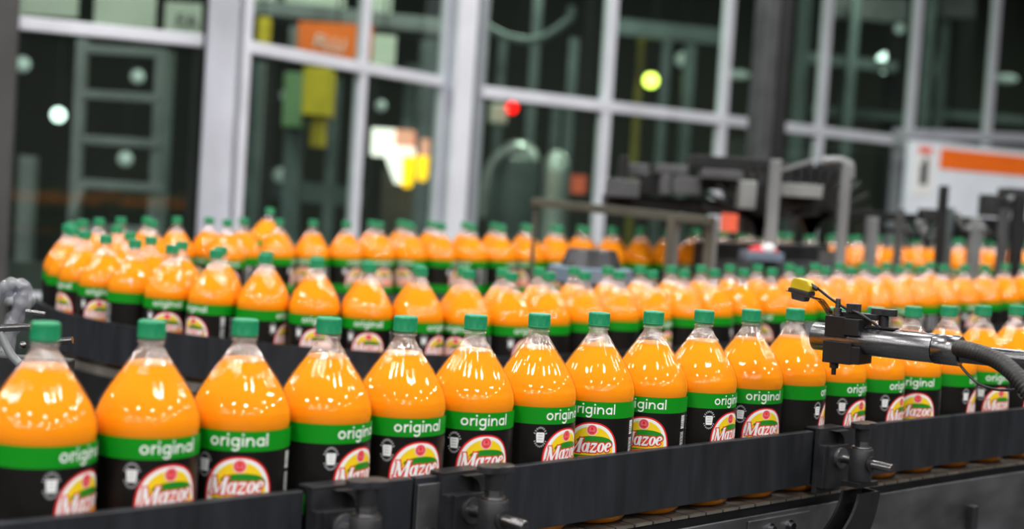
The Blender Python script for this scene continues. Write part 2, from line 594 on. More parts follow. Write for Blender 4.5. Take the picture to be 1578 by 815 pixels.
# columns of the partition
def column(name, u, v, Z, w, dpth, m, yaw=0.0, z0=0.0, z1=4.8):
    c = px(u, v, Z)
    a = Vector((math.cos(yaw), math.sin(yaw), 0)) * w / 2
    b = Vector((-math.sin(yaw), math.cos(yaw), 0)) * dpth / 2
    mb = MB().obox((c.x, c.y, (z0 + z1) / 2), a, b, (0, 0, (z1 - z0) / 2))
    return structure(mb.build(name, m, bevel=0.012))


column('trim_1', 340, 120, 5.62, 0.145, 0.12, M['column'], R(14))
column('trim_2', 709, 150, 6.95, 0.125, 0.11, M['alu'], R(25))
column('trim_3', 736, 150, 7.06, 0.05, 0.10, M['alu_grey_shade'], R(30))  # grey side of the white column, its shade put into the colour
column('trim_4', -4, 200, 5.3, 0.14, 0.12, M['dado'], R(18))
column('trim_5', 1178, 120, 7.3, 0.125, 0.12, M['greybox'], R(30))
column('trim_6', 1386, 265, 8.75, 0.10, 0.10, M['alu_grey_shade'], R(30), 0.0, CAM_H + 0.56)
# dark panels below the glass
for i, (a, b) in enumerate(((LB0, LB1), (MB0, MB1), (RB0, RB1))):
    a, b = Vector((*a, 0.0)), Vector((*b, 0.0))
    d = b - a
    n = Vector((d.y, -d.x, 0)).normalized()
    structure(MB().obox((a + b) / 2 + Vector((0, 0, 0.47)) - n * 0.05, d / 2, n * 0.02, (0, 0, 0.47)).build('trim_%d' % (7 + i), M['dado']))


# ------------------------------------------------------------------ the bottle
PROF = [  # (depth below the cap top, radius)
    (0.0185, 0.0126), (0.0262, 0.0126), (0.0300, 0.0136), (0.0340, 0.0162), (0.0400, 0.0204), (0.0470, 0.0250), (0.0560, 0.0318), (0.0660, 0.0386), (0.0760, 0.0452), (0.0850, 0.0506), (0.0950, 0.0550), (0.1040, 0.0576), (0.1120, 0.0584), (0.1180, 0.0580), (0.1210, 0.0573), (0.2600, 0.0573), (0.2640, 0.0580), (0.2750, 0.0583), (0.2850, 0.0568), (0.2920, 0.0505), (0.2950, 0.0420)]


def interp_prof(d):
    for (a, ra), (b, rb) in zip(PROF, PROF[1:]):
        if a <= d <= b:
            return ra + (rb - ra) * (d - a) / (b - a)
    return PROF[-1][1]


def smooth_prof(d):
    k = 0.004
    if d > 0.11:
        return interp_prof(d)
    return sum(interp_prof(max(0.0185, d + k * w)) for w in (-1, -0.5, 0, 0.5, 1)) / 5


NF = 22


def fluted(r, z, g):
    """pinched ridges running down from the neck and fading out on the shoulder"""
    d = BOT_H - z
    if d < 0.026 or d > 0.100:
        return r
    up = min(1, (d - 0.026) / 0.008)
    dn = min(1, max(0, (0.100 - d) / 0.040))
    ph = NF * g / 2 + 0.9 * math.sin(3 * g + 1.0) + 0.5 * math.sin(2 * g + d * 25)
    ridge = abs(math.sin(ph))
    am = 0.0013 * up * dn ** 1.5
    fine = 0.00045 * up * max(0, 1 - (d - 0.026) / 0.03) * math.sin(31 * g + 6 * math.sin(2 * g + d * 120))
    return r - am * (1 - ridge) ** 1.6 + fine


def bottle_meshes():
    ds = [0.0185, 0.022, 0.0262]
    d = 0.029
    while d < 0.121:
        ds.append(d)
        d += 0.0026
    ds += [0.121, 0.2600, 0.2640, 0.270, 0.2750, 0.280, 0.2850, 0.289, 0.2920, 0.2950]
    prof = [(smooth_prof(d), BOT_H - d) for d in reversed(ds)]
    b = MB()
    b.lathe(prof, 176, rmod=fluted)
    b.disc(prof[0][0], 0.0, 176, up=False)
    # support ring under the cap
    b.lathe([(0.0127, BOT_H - 0.0245), (0.0152, BOT_H - 0.0240), (0.0152, BOT_H - 0.0226), (0.0127, BOT_H - 0.0221)], 48)
    for i, f in enumerate(b.f):
        if sum(b.v[k][2] for k in f) / len(f) > BOT_H - 0.046:
            b.m[i] = 1
    body = b.mesh('bottle_body', [M['pet'], M['pet_neck']])
    # squash
    j = MB()
    ds2 = [0.0450] + [x for x in ds if x > 0.0455]
    jp = [(smooth_prof(x) - 0.0016 - (0.0006 if x < 0.1 else 0), BOT_H - x + (0.0006 if x > 0.294 else 0)) for x in reversed(ds2)]
    j.lathe(jp, 64)
    j.disc(jp[-1][0], jp[-1][1], 64)
    j.disc(jp[0][0], jp[0][1], 64, up=False)
    juice = j.mesh('squash', M['juice'])
    # cap with grip ribs
    c = MB()

    def ribs(r, z, g):
        dd = BOT_H - z
        if r > 0.0145 and 0.0025 < dd < 0.0155:
            return r - (0.0005 if math.sin(40 * g) < 0 else 0)
        return r
    cprof = [(0.0128, BOT_H - 0.0198), (0.0151, BOT_H - 0.0197), (0.0153, BOT_H - 0.0172), (0.0149, BOT_H - 0.0166), (0.0152, BOT_H - 0.0158), (0.0153, BOT_H - 0.0150), (0.0152, BOT_H - 0.0032), (0.0150, BOT_H - 0.0016), (0.0143, BOT_H - 0.0005), (0.0132, BOT_H)]
    c.lathe(cprof, 160, rmod=ribs)
    c.disc(0.0132, BOT_H, 160)
    cap = c.mesh('cap', M['cap'])
    return body, juice, cap


# ---- label artwork: flat (u, v) shapes bent round the bottle
RL = 0.0581
LAB_TOP, LAB_BOT = 0.1205, 0.2615


class Label:
    def __init__(s):
        s.mb = MB()

    def put(s, tris_uv, layer, mi):
        bm = bmesh.new()
        for t in tris_uv:
            vs = [bm.verts.new((u, v, 0)) for u, v in t]
            try:
                bm.faces.new(vs)
            except ValueError:
                pass
        us = [v.co.x for v in bm.verts]
        lo, hi = min(us), max(us)
        k = math.ceil(lo / 0.004)
        while k * 0.004 < hi:
            geo = bm.verts[:] + bm.edges[:] + bm.faces[:]
            bmesh.ops.bisect_plane(bm, geom=geo, plane_co=(k * 0.004, 0, 0), plane_no=(1, 0, 0), dist=1e-7)
            k += 1
        bm.verts.index_update()
        r = RL + 0.00013 * layer
        vs = []
        for v in bm.verts:
            ph = v.co.x / RL
            vs.append((r * math.sin(ph), -r * math.cos(ph), BOT_H - LAB_TOP - v.co.y))
        s.mb.add(vs, [tuple(v.index for v in f.verts) for f in bm.faces], mi, True)
        bm.free()

    def poly(s, pts, layer, mi):
        p3 = [Vector((u, v, 0)) for u, v in pts]
        s.put([[pts[i] for i in t] for t in tessellate_polygon([p3])], layer, mi)

    def stroke(s, pts, w, layer, mi, closed=False, grow=0.0):
        """ribbon along pts; w is a width or a list of widths"""
        n = len(pts)
        ws = w if isinstance(w, (list, tuple)) else [w] * n
        P = [Vector(p) for p in pts]
        left, right = [], []
        for i in range(n):
            if closed:
                t = P[(i + 1) % n] - P[i - 1]
            else:
                t = P[min(i + 1, n - 1)] - P[max(i - 1, 0)]
            t.normalize()
            nn = Vector((-t.y, t.x))
            q = P[i].copy()
            if not closed and grow:
                if i == 0:
                    q -= t * grow
                if i == n - 1:
                    q += t * grow
            h = ws[i] / 2 + grow
            left.append(q + nn * h)
            right.append(q - nn * h)
        quads = []
        for i in range(n if closed else n - 1):
            k = (i + 1) % n
            quads.append([tuple(left[i]), tuple(left[k]), tuple(right[k]), tuple(right[i])])
        s.put(quads, layer, mi)


def arc(cx, cy, rx, ry, a0, a1, n=16):
    return [(cx + rx * math.cos(R(a0 + (a1 - a0) * i / n)), cy + ry * math.sin(R(a0 + (a1 - a0) * i / n))) for i in range(n + 1)]


LABEL_MATS = ['lab_green', 'lab_black', 'lab_white', 'lab_red', 'lab_yellow', 'lab_hill', 'lab_pink', 'lab_grey', 'lab_orange']


def sans_letters(L, word, x, base, xh, em, w, layer, mi):
    """geometric round sans; v grows downwards, base = baseline v"""
    r = xh / 2
    asc = xh * 1.48
    gap = xh * 0.24
    for ch in word:
        if ch == 'o':
            L.stroke(arc(x + r, base - r, r - w / 2, r - w / 2, 0, 360, 28)[:-1], w, layer, mi, True)
            x += 2 * r
        elif ch == 'a' or ch == 'g':
            L.stroke(arc(x + r, base - r, r - w / 2, r - w / 2, 0, 360, 28)[:-1], w, layer, mi, True)
            xs = x + 2 * r - w / 2
            if ch == 'a':
                L.stroke([(xs, base - xh), (xs, base)], w, layer, mi)
            else:
                L.stroke([(xs, base - xh), (xs, base + xh * 0.1)] + arc(x + r, base + xh * 0.1, r - w / 2, xh * 0.34, 0, 150, 10)[1:], w, layer, mi)
            x += 2 * r
        elif ch == 'r':
            L.stroke([(x + w / 2, base - xh), (x + w / 2, base)], w, layer, mi)
            L.stroke(arc(x + w / 2 + xh * 0.40, base - xh * 0.5, xh * 0.40, xh * 0.5 - w / 2, 180, 285, 8), w, layer, mi)
            x += xh * 0.5
        elif ch == 'i':
            L.stroke([(x + w / 2, base - xh), (x + w / 2, base)], w, layer, mi)
            L.poly(arc(x + w / 2, base - xh * 1.34, w * 0.66, w * 0.66, 0, 360, 10)[:-1], layer, mi)
            x += w
        elif ch == 'l':
            L.stroke([(x + w / 2, base - asc), (x + w / 2, base)], w, layer, mi)
            x += w
        elif ch == 'n':
            L.stroke([(x + w / 2, base - xh), (x + w / 2, base)], w, layer, mi)
            rr = xh * 0.43
            L.stroke([(x + w / 2, base - xh * 0.4)] + arc(x + w / 2 + rr - w / 2 + w * 0.5, base - xh * 0.5, rr - w * 0.25, xh * 0.5 - w / 2, 180, 360, 14) + [(x + 2 * rr + w * 0.25, base)], w, layer, mi)
            x += 2 * rr + w * 0.75
        x += gap
    return x - gap


def serif_strokes(h):
    """strokes of the slanted heavy serif wordmark: list of (points, widths, closed); y up, cap height h"""
    out = []
    x = 0.0
    xh = 0.70 * h

    def st(pts, ws, closed=False):
        out.append(([(x + a * h, b * h) for a, b in pts], [q * h for q in (ws if isinstance(ws, list) else [ws] * len(pts))], closed))
    # M
    st([(0.06, 0.0), (0.06, 1.0)], 0.09)
    st([(0.06, 0.98), (0.44, 0.06)], 0.20)
    st([(0.44, 0.06), (0.86, 0.98)], 0.08)
    st([(0.88, 0.0), (0.88, 1.0)], 0.20)
    for a, b, y in ((-0.08, 0.22, 0.03), (0.70, 1.06, 0.03), (-0.08, 0.18, 0.97), (0.80, 1.06, 0.97)):
        st([(a, y), (b, y)], 0.07)
    x += 1.12 * h
    # a
    k = 20
    ring = [(0.25 + 0.19 * math.cos(2 * PI * i / k), 0.35 + 0.30 * math.sin(2 * PI * i / k)) for i in range(k)]
    st(ring, [0.06 + 0.10 * abs(math.cos(2 * PI * i / k)) for i in range(k)], True)
    st([(0.50, 0.70), (0.49, 0.14), (0.55, 0.03), (0.66, 0.10)], [0.17, 0.16, 0.1, 0.06])
    x += 0.70 * h
    # z
    st([(0.02, 0.62), (0.50, 0.62)], 0.14)
    st([(0.47, 0.64), (0.06, 0.07)], 0.10)
    st([(0.02, 0.07), (0.54, 0.07)], 0.14)
    st([(0.03, 0.47), (0.04, 0.62)], 0.06)
    st([(0.52, 0.07), (0.54, 0.22)], 0.06)
    x += 0.62 * h
    # o
    ring = [(0.28 + 0.20 * math.cos(2 * PI * i / k), 0.35 + 0.30 * math.sin(2 * PI * i / k)) for i in range(k)]
    st(ring, [0.06 + 0.12 * abs(math.cos(2 * PI * i / k)) for i in range(k)], True)
    x += 0.62 * h
    # e
    pts = [(0.10, 0.36), (0.46, 0.42)] + [(0.27 + 0.20 * math.cos(R(a)), 0.36 + 0.29 * math.sin(R(a))) for a in range(15, 325, 18)]
    st(pts[:2], 0.07)
    st(pts[2:], [0.07 + 0.11 * abs(math.cos(R(a))) if a < 250 else 0.07 for a in range(15, 325, 18)])
    x += 0.56 * h
    return out, x


def arch(cu, a, vt, vb, n=40, drop=0.0):
    p = [(cu + a * math.copysign(abs(math.cos(PI * i / n)) ** 0.9, math.cos(PI * i / n)), vb - (vb - vt) * math.sin(PI * i / n) ** 0.9) for i in range(n + 1)]
    if drop:
        p = [(cu + a, vb + drop)] + p + [(cu - a, vb + drop)]
    return p


def make_label():
    L = Label()
    half = PI * RL
    G = 0.0228
    # wrap: black sleeve with a green band on top and a green lower edge
    def rect(u0, u1, v0, v1, layer, mi):
        L.put([[(u0, v0), (u1, v0), (u1, v1), (u0, v1)]], layer, mi)
    rect(-half, half, 0, G, 0, 0)
    rect(-half, half, G, 0.083, 0, 1)
    rect(-half, half, 0.083, 0.108, 0, 0)
    rect(-half, half, 0.108, LAB_BOT - LAB_TOP, 0, 1)
    # word on the green band
    xh, w = 0.0098, 0.00195
    sans_letters(L, 'original', -0.0305, 0.0170, xh, 0.019, w, 1, 2)
    # round-topped emblem
    cu = 0.0045
    L.poly(arch(cu, 0.0385, 0.0285, 0.074, drop=0.016), 1, 3)
    L.poly(arch(cu, 0.0361, 0.0307, 0.074, drop=0.016), 2, 2)
    L.poly(arch(cu, 0.0312, 0.0348, 0.074, drop=0.016), 3, 4)
    # green hills
    L.poly([(cu + 0.027 * math.cos(PI * i / 24) + 0.004, 0.061 - 0.0135 * math.sin(PI * i / 24) ** 0.7) for i in range(25)] + [(cu - 0.023, 0.0645), (cu, 0.061), (cu + 0.027, 0.0645)], 4, 5)
    L.poly([(cu - 0.029, 0.0755), (cu + 0.031, 0.0735), (cu + 0.033, 0.090), (cu - 0.033, 0.090)], 4, 5)
    # sun ray tips over the hill
    for i, (a, b) in enumerate(((-0.027, 0.0615), (-0.021, 0.0585))):
        L.poly([(cu + a - 0.003, b + 0.004), (cu + a, b - 0.004), (cu + a + 0.004, b + 0.004)], 5, 4)
    # wordmark
    h = 0.0200
    S, tot = serif_strokes(h)
    sh = 0.22
    k = 0.0610 / (tot + sh * h * 0.6)
    x0, base = cu - 0.0318, 0.0722

    def tf(p):
        return (x0 + (p[0] + sh * p[1]) * k, base - p[1] - (p[0] * 0.035))
    for pts, ws, cl in S:
        L.stroke([tf(p) for p in pts], ws, 6, 3, cl, grow=0.0015)
    for pts, ws, cl in S:
        L.stroke([tf(p) for p in pts], ws, 7, 2, cl)
    # ribbon with the flavour word
    L.poly([(cu - 0.018, 0.0775), (cu + 0.037, 0.0700), (cu + 0.037, 0.0850), (cu - 0.018, 0.0900)], 8, 8)
    caps = {'O': [arc(0.3, 0.5, 0.28, 0.45, 0, 360, 14)], 'R': [[(0.08, 0), (0.08, 1)], [(0.08, 0.95), (0.45, 0.9), (0.5, 0.7), (0.4, 0.52), (0.08, 0.5)], [(0.3, 0.5), (0.55, 0)]], 'A': [[(0.02, 0), (0.3, 1), (0.58, 0)], [(0.14, 0.33), (0.46, 0.33)]], 'N': [[(0.08, 0), (0.08, 1), (0.5, 0), (0.5, 1)]], 'G': [arc(0.32, 0.5, 0.28, 0.45, 45, 340, 14) + [(0.58, 0.48), (0.36, 0.48)]], 'E': [[(0.5, 0.95), (0.1, 0.95), (0.1, 0.05), (0.5, 0.05)], [(0.1, 0.5), (0.44, 0.5)]]}
    for i, ch in enumerate('ORANGE'):
        for stp in caps[ch]:
            L.stroke([(cu - 0.014 + i * 0.0082 + a * 0.0105, 0.0885 - i * 0.0008 - b * 0.0090) for a, b in stp], 0.0018, 9, 2)
    # rosette
    L.poly(arc(cu, 0.0392, 0.0078, 0.0078, 0, 360, 24)[:-1], 4, 2)
    L.poly(arc(cu, 0.0392, 0.0071, 0.0071, 0, 360, 24)[:-1], 5, 6)
    L.stroke(arc(cu, 0.0392, 0.0052, 0.0052, 0, 360, 20)[:-1], 0.0009, 6, 3, True)
    L.poly(arc(cu, 0.0375, 0.0018, 0.0022, 0, 360, 10)[:-1], 6, 3)
    L.stroke([(cu - 0.0026, 0.0425), (cu + 0.0026, 0.0425)], 0.0016, 6, 3)
    # grey seal: two arcs of tiny marks round a little cup
    bu, bv = -0.0375, 0.0405
    for i in range(9):
        a = R(205 + i * 16.2)
        L.stroke([(bu + 0.0072 * math.cos(a), bv + 0.012 * math.sin(a)), (bu + 0.0098 * math.cos(a), bv + 0.0145 * math.sin(a))], 0.0013, 1, 7)
        a = R(25 + i * 16.2)
        L.stroke([(bu + 0.0072 * math.cos(a), bv + 0.011 * math.sin(a)), (bu + 0.0092 * math.cos(a), bv + 0.0133 * math.sin(a))], 0.0012, 1, 7)
    L.poly([(bu - 0.0052, bv - 0.0068), (bu + 0.0052, bv - 0.0068), (bu + 0.0058, bv - 0.004), (bu + 0.0048, bv + 0.0068), (bu - 0.0048, bv + 0.0068), (bu - 0.0058, bv - 0.004)], 1, 2)
    for vv in (-0.004, -0.0005, 0.003):
        L.stroke([(bu - 0.0034, bv + vv), (bu + 0.0034, bv + vv)], 0.0012, 2, 7)
    # bar code and small print at the seam
    v = 0.027
    while v < 0.047:
        t = random.choice((0.0007, 0.0011, 0.0016))
        rect(0.0685, 0.0785, v, v + t, 1, 2)
        v += t + random.choice((0.0006, 0.0010))
    for c in range(5):
        v = 0.051
        while v < 0.082:
            t = random.uniform(0.002, 0.006)
            rect(0.0685 + c * 0.0021, 0.0697 + c * 0.0021, v, min(v + t, 0.082), 1, 2 if c % 2 else 7)
            v += t + 0.0012
    # small print on the back
    for r_ in range(11):
        u = 0.092
        while u < 0.157:
            t = random.uniform(0.003, 0.011)
            rect(u, min(u + t, 0.157), 0.029 + r_ * 0.0046, 0.0307 + r_ * 0.0046, 1, 7 if r_ % 4 else 2)
            u += t + 0.0016
    return L.mb.mesh('label', [M[n] for n in LABEL_MATS])


BODY, JUICE, CAP = bottle_meshes()
LABEL = make_label()


def make_bottle():
    root = bpy.data.objects.new('squash_bottle', None)
    root.empty_display_size = 0.05
    C.objects.link(root)
    root['category'] = 'bottle'
    for n, me in (('bottle_body', BODY), ('squash', JUICE), ('cap', CAP), ('label', LABEL)):
        o = bpy.data.objects.new(n, me)
        C.objects.link(o)
        o.parent = root
    return root


def copy_tree(o):
    c = o.copy()
    C.objects.link(c)
    for ch in o.children:
        d = ch.copy()
        C.objects.link(d)
        d.parent = c
    return c


PROTO = make_bottle()
N_BOTTLES = 0


def place_bottle(p, turn, label, group, tilt=None):
    """turn: how far the front of the label is turned to the right of the line to the camera, in degrees"""
    global N_BOTTLES
    o = PROTO if N_BOTTLES == 0 else copy_tree(PROTO)
    N_BOTTLES += 1
    o.location = p
    o.rotation_euler = (0, 0, math.atan2(-p.x, p.y) + R(turn))
    if tilt:
        o.rotation_euler = (tilt[0], tilt[1], o.rotation_euler.z)
    o['label'] = label
    o['group'] = group
    return o


# ------------------------------------------------------------------ front conveyor and its bottles
FRONT = [(-0.4802, 1.5276), (-0.3891, 1.6083), (-0.3013, 1.6878), (-0.2149, 1.7674), (-0.129, 1.8476), (-0.0427, 1.9291), (0.0424, 2.0101), (0.129, 2.093), (0.2142, 2.1748), (0.2995, 2.2565), (0.3849, 2.338), (0.4702, 2.4188), (0.556, 2.4992), (0.6422, 2.579), (0.7291, 2.6582), (0.8168, 2.7365), (0.9053, 2.8138), (0.9948, 2.8899)]
F_TURN = [50, 24, -2, 48, 24, 19, 48, -4, -8, 55, 31, 90, 57, 64, 15, 82, 44, 60]


def front_z(x):
    for a, b in zip(FRONT_PATH, FRONT_PATH[1:]):
        if x <= b[0]:
            t = (x - a[0]) / (b[0] - a[0])
            return CAM_H + a[2] + (b[2] - a[2]) * t - BOT_H
    return CAM_H + FRONT_PATH[-1][2] - BOT_H


for i, (x, y) in enumerate(FRONT):
    extra = ''
    place_bottle(Vector((x, y, front_z(x))), F_TURN[i], 'green-capped bottle of orange squash, %s from the left in the front row' % ordinal(i + 1), 'squash bottles on the front conveyor')
place_bottle(Vector((1.08, 2.4156, front_z(1.08))), 30, 'green-capped bottle of orange squash cut by the right edge of the photo', 'squash bottles on the front conveyor')

# ------------------------------------------------------------------ looping conveyor and its bottles
OUTER_T = [-2.4508, -2.3323, -2.214, -2.0957, -1.9774, -1.8593, -1.7412, -1.6231, -1.5051, -1.3872, -1.2693, -1.1515, -1.0337, -0.9159, -0.7982, -0.6805, -0.5628, -0.4451, -0.3275, -0.2099, -0.0922, 0.0254, 0.143, 0.2606, 0.3782, 0.4958, 0.6135, 0.7311, 0.8487, 0.9663, 1.0839, 1.2015, 1.3191, 1.4367, 1.5544, 1.672, 1.7896, 1.9072, 2.0248, 2.1424, 2.26, 2.3777, 2.4953, 2.6129, 2.7305, 2.8481, 2.9657, 3.0833, 3.201, 3.3186, 3.4362, 3.5539, 3.6715, 3.7892, 3.9069, 4.0245, 4.1423, 4.26, 4.3777, 4.4955, 4.6133, 4.7311, 4.849, 4.9669, 5.0848, 5.2028, 5.3208, 5.4389, 5.557, 5.6752, 5.7934, 5.9117, 6.03]
INNER_T = [1.485, 1.2261, 1.0832, 0.9404, 0.7976, 0.6547, 0.5119, 0.3691, 0.2263, 0.0834, -0.0493, -0.1681, -0.2868, -0.4055, -0.5244, -0.6431, -0.7619, -0.8806, -0.9993, -1.1404, -1.2591, -1.3778, -1.4965, -1.6153, -1.7342, -1.8529]
TURN_AT = {0.2606: 52, 0.3782: 2, 0.4958: 4, 0.6135: 63, 0.7311: -50, 0.8487: -8, 0.9663: 150, 1.0839: -12, 1.2015: -62, 0.143: -25, 0.0254: 45, -0.0922: 140, -0.2099: 60, -0.3275: 175, -0.4451: 55, -0.5628: 170}
rnd = random.Random(11)
mid = sorted([t for t in OUTER_T if t < 1.45], reverse=True)       # left to right
for i, t in enumerate(mid):
    place_bottle(loop(t), TURN_AT.get(t, rnd.uniform(-70, 200)), 'green-capped squash bottle in the near lane of the middle conveyor, %s from its left end' % ordinal(i + 1), 'squash bottles in the near lane of the middle conveyor')
for i, t in enumerate(INNER_T):
    place_bottle(loop(t, -0.1215), rnd.uniform(-60, 200), 'green-capped squash bottle in the rear lane of the middle conveyor, %s from its left end' % ordinal(i + 1), 'squash bottles in the rear lane of the middle conveyor')
far = [t for t in OUTER_T if t > 1.45]
for i, t in enumerate(far):
    place_bottle(loop(t), rnd.uniform(-60, 120), 'blurred squash bottle in the main lane of the far conveyor, %s from its left end' % ordinal(i + 1), 'squash bottles in the main lane of the far conveyor')
for i, t in enumerate((1.88, 2.25)):
    place_bottle(loop(t, -0.1215), rnd.uniform(-60, 120), 'blurred squash bottle standing inside the left bend of the far conveyor, %s' % ('at its leftmost part' if i == 0 else 'where the bend straightens'), 'squash bottles inside the bend')
k = 0
t = 2.88
while t < 6.05:
    k += 1
    place_bottle(loop(t, 0.1215), rnd.uniform(-60, 120), 'blurred squash bottle in the second lane of the far conveyor, %s from its left end' % ordinal(k), 'squash bottles in the second lane of the far conveyor')
    t += 0.1187 + rnd.uniform(0, 0.012)
k = 0
t = 3.05
while t < 4.8:
    k += 1
    place_bottle(loop(t, 0.243), rnd.uniform(-60, 120), 'blurred squash bottle in the rearmost lane of the far conveyor, %s from its left end' % ordinal(k), 'squash bottles in the rearmost lane of the far conveyor')
    t += 0.1187 + rnd.uniform(0, 0.03)
lp_ = loop(2.47, 0.16)
place_bottle(lp_ + Vector((0.02, 0.0, 0.036)), 60, 'tilted squash bottle rising above the far row, between the silver column and the middle mullion', 'squash bottles in the second lane of the far conveyor', tilt=(0, R(14)))


# ---- conveyors
def front_conveyor():
    c = thing('conveyor', 'front bottle conveyor with black guide rails and steel slat chain under the nearest row', 'conveyor', floop(1.2) * Vector((1, 1, 0)) if False else Vector((0.3, 1.84, 0)))
    slats(floop, 0.05, F_LEN - 0.1, -0.062, 0.068).build('slat_chain', M['slat'], c)
    mb = MB()
    ribbon(mb, floop, 0.05, F_LEN - 0.1, -0.056, 0.062, -0.022, -0.0055, 0.1)
    mb.build('chain_bed', M['blackmetal'], c)
    # near guide rail, in lengths that meet at the clamps
    zt, zb = 0.106, 0.018
    for s0, s1 in ((0.05, 0.871), (0.880, 1.030), (1.034, 1.080), (1.088, 1.860), (1.870, F_LEN - 0.1)):
        ribbon(MB(), floop, s0, s1, 0.0625, 0.0745, zb, zt, 0.06).build('guide_rail', M['rail'], c, bevel=0.0015)
    ribbon(MB(), floop, 0.05, F_LEN - 0.1, -0.0745, -0.0625, zb, zt, 0.06).build('guide_rail', M['rail'], c, bevel=0.0015)
    ribbon(MB(), floop, 0.05, F_LEN - 0.1, 0.0705, 0.0755, -0.22, -0.016, 0.06).build('side_plate', M['darksteel'], c, bevel=0.001)
    ribbon(MB(), floop, 0.05, F_LEN - 0.1, -0.0755, -0.0705, -0.22, -0.016, 0.06).build('side_plate', M['darksteel'], c, bevel=0.001)
    ribbon(MB(), floop, 1.70, 1.86, 0.0755, 0.0795, -0.22, -0.022, 0.03).build('joint_plate', M['darksteel'], c, bevel=0.001)
    for s in (1.755, 1.805):
        for zz in (-0.040,):
            p = floop(s, 0.0795) + Vector((0, 0, zz))
            q = floop(s, 0.0885) + Vector((0, 0, zz))
            b = MB().tube([p, q], 0.0065, 14)
            b.tube([floop(s, 0.0795) + Vector((0, 0, zz)), floop(s, 0.082) + Vector((0, 0, zz))], 0.010, 16)
            b.build('bolt', M['steel'], c, bevel=0.0006)
    p = floop(2.36, 0.0755) + Vector((0, 0, -0.085))
    h = fpath(2.36)[1]
    a = Vector((math.cos(h), math.sin(h), 0))
    n = Vector((math.sin(h), -math.cos(h), 0))
    MB().obox(p + n * 0.006, a * 0.010, n * 0.007, (0, 0, 0.022)).build('stop_block', M['blackplastic'], c, bevel=0.002)
    for s in (0.35, 2.6, 3.8):
        for o in (-0.06, 0.06):
            q = floop(s, o)
            MB().box((q.x - 0.02, q.y - 0.02, 0), (q.x + 0.02, q.y + 0.02, q.z - 0.03)).build('leg', M['darksteel'], c)


front_conveyor()


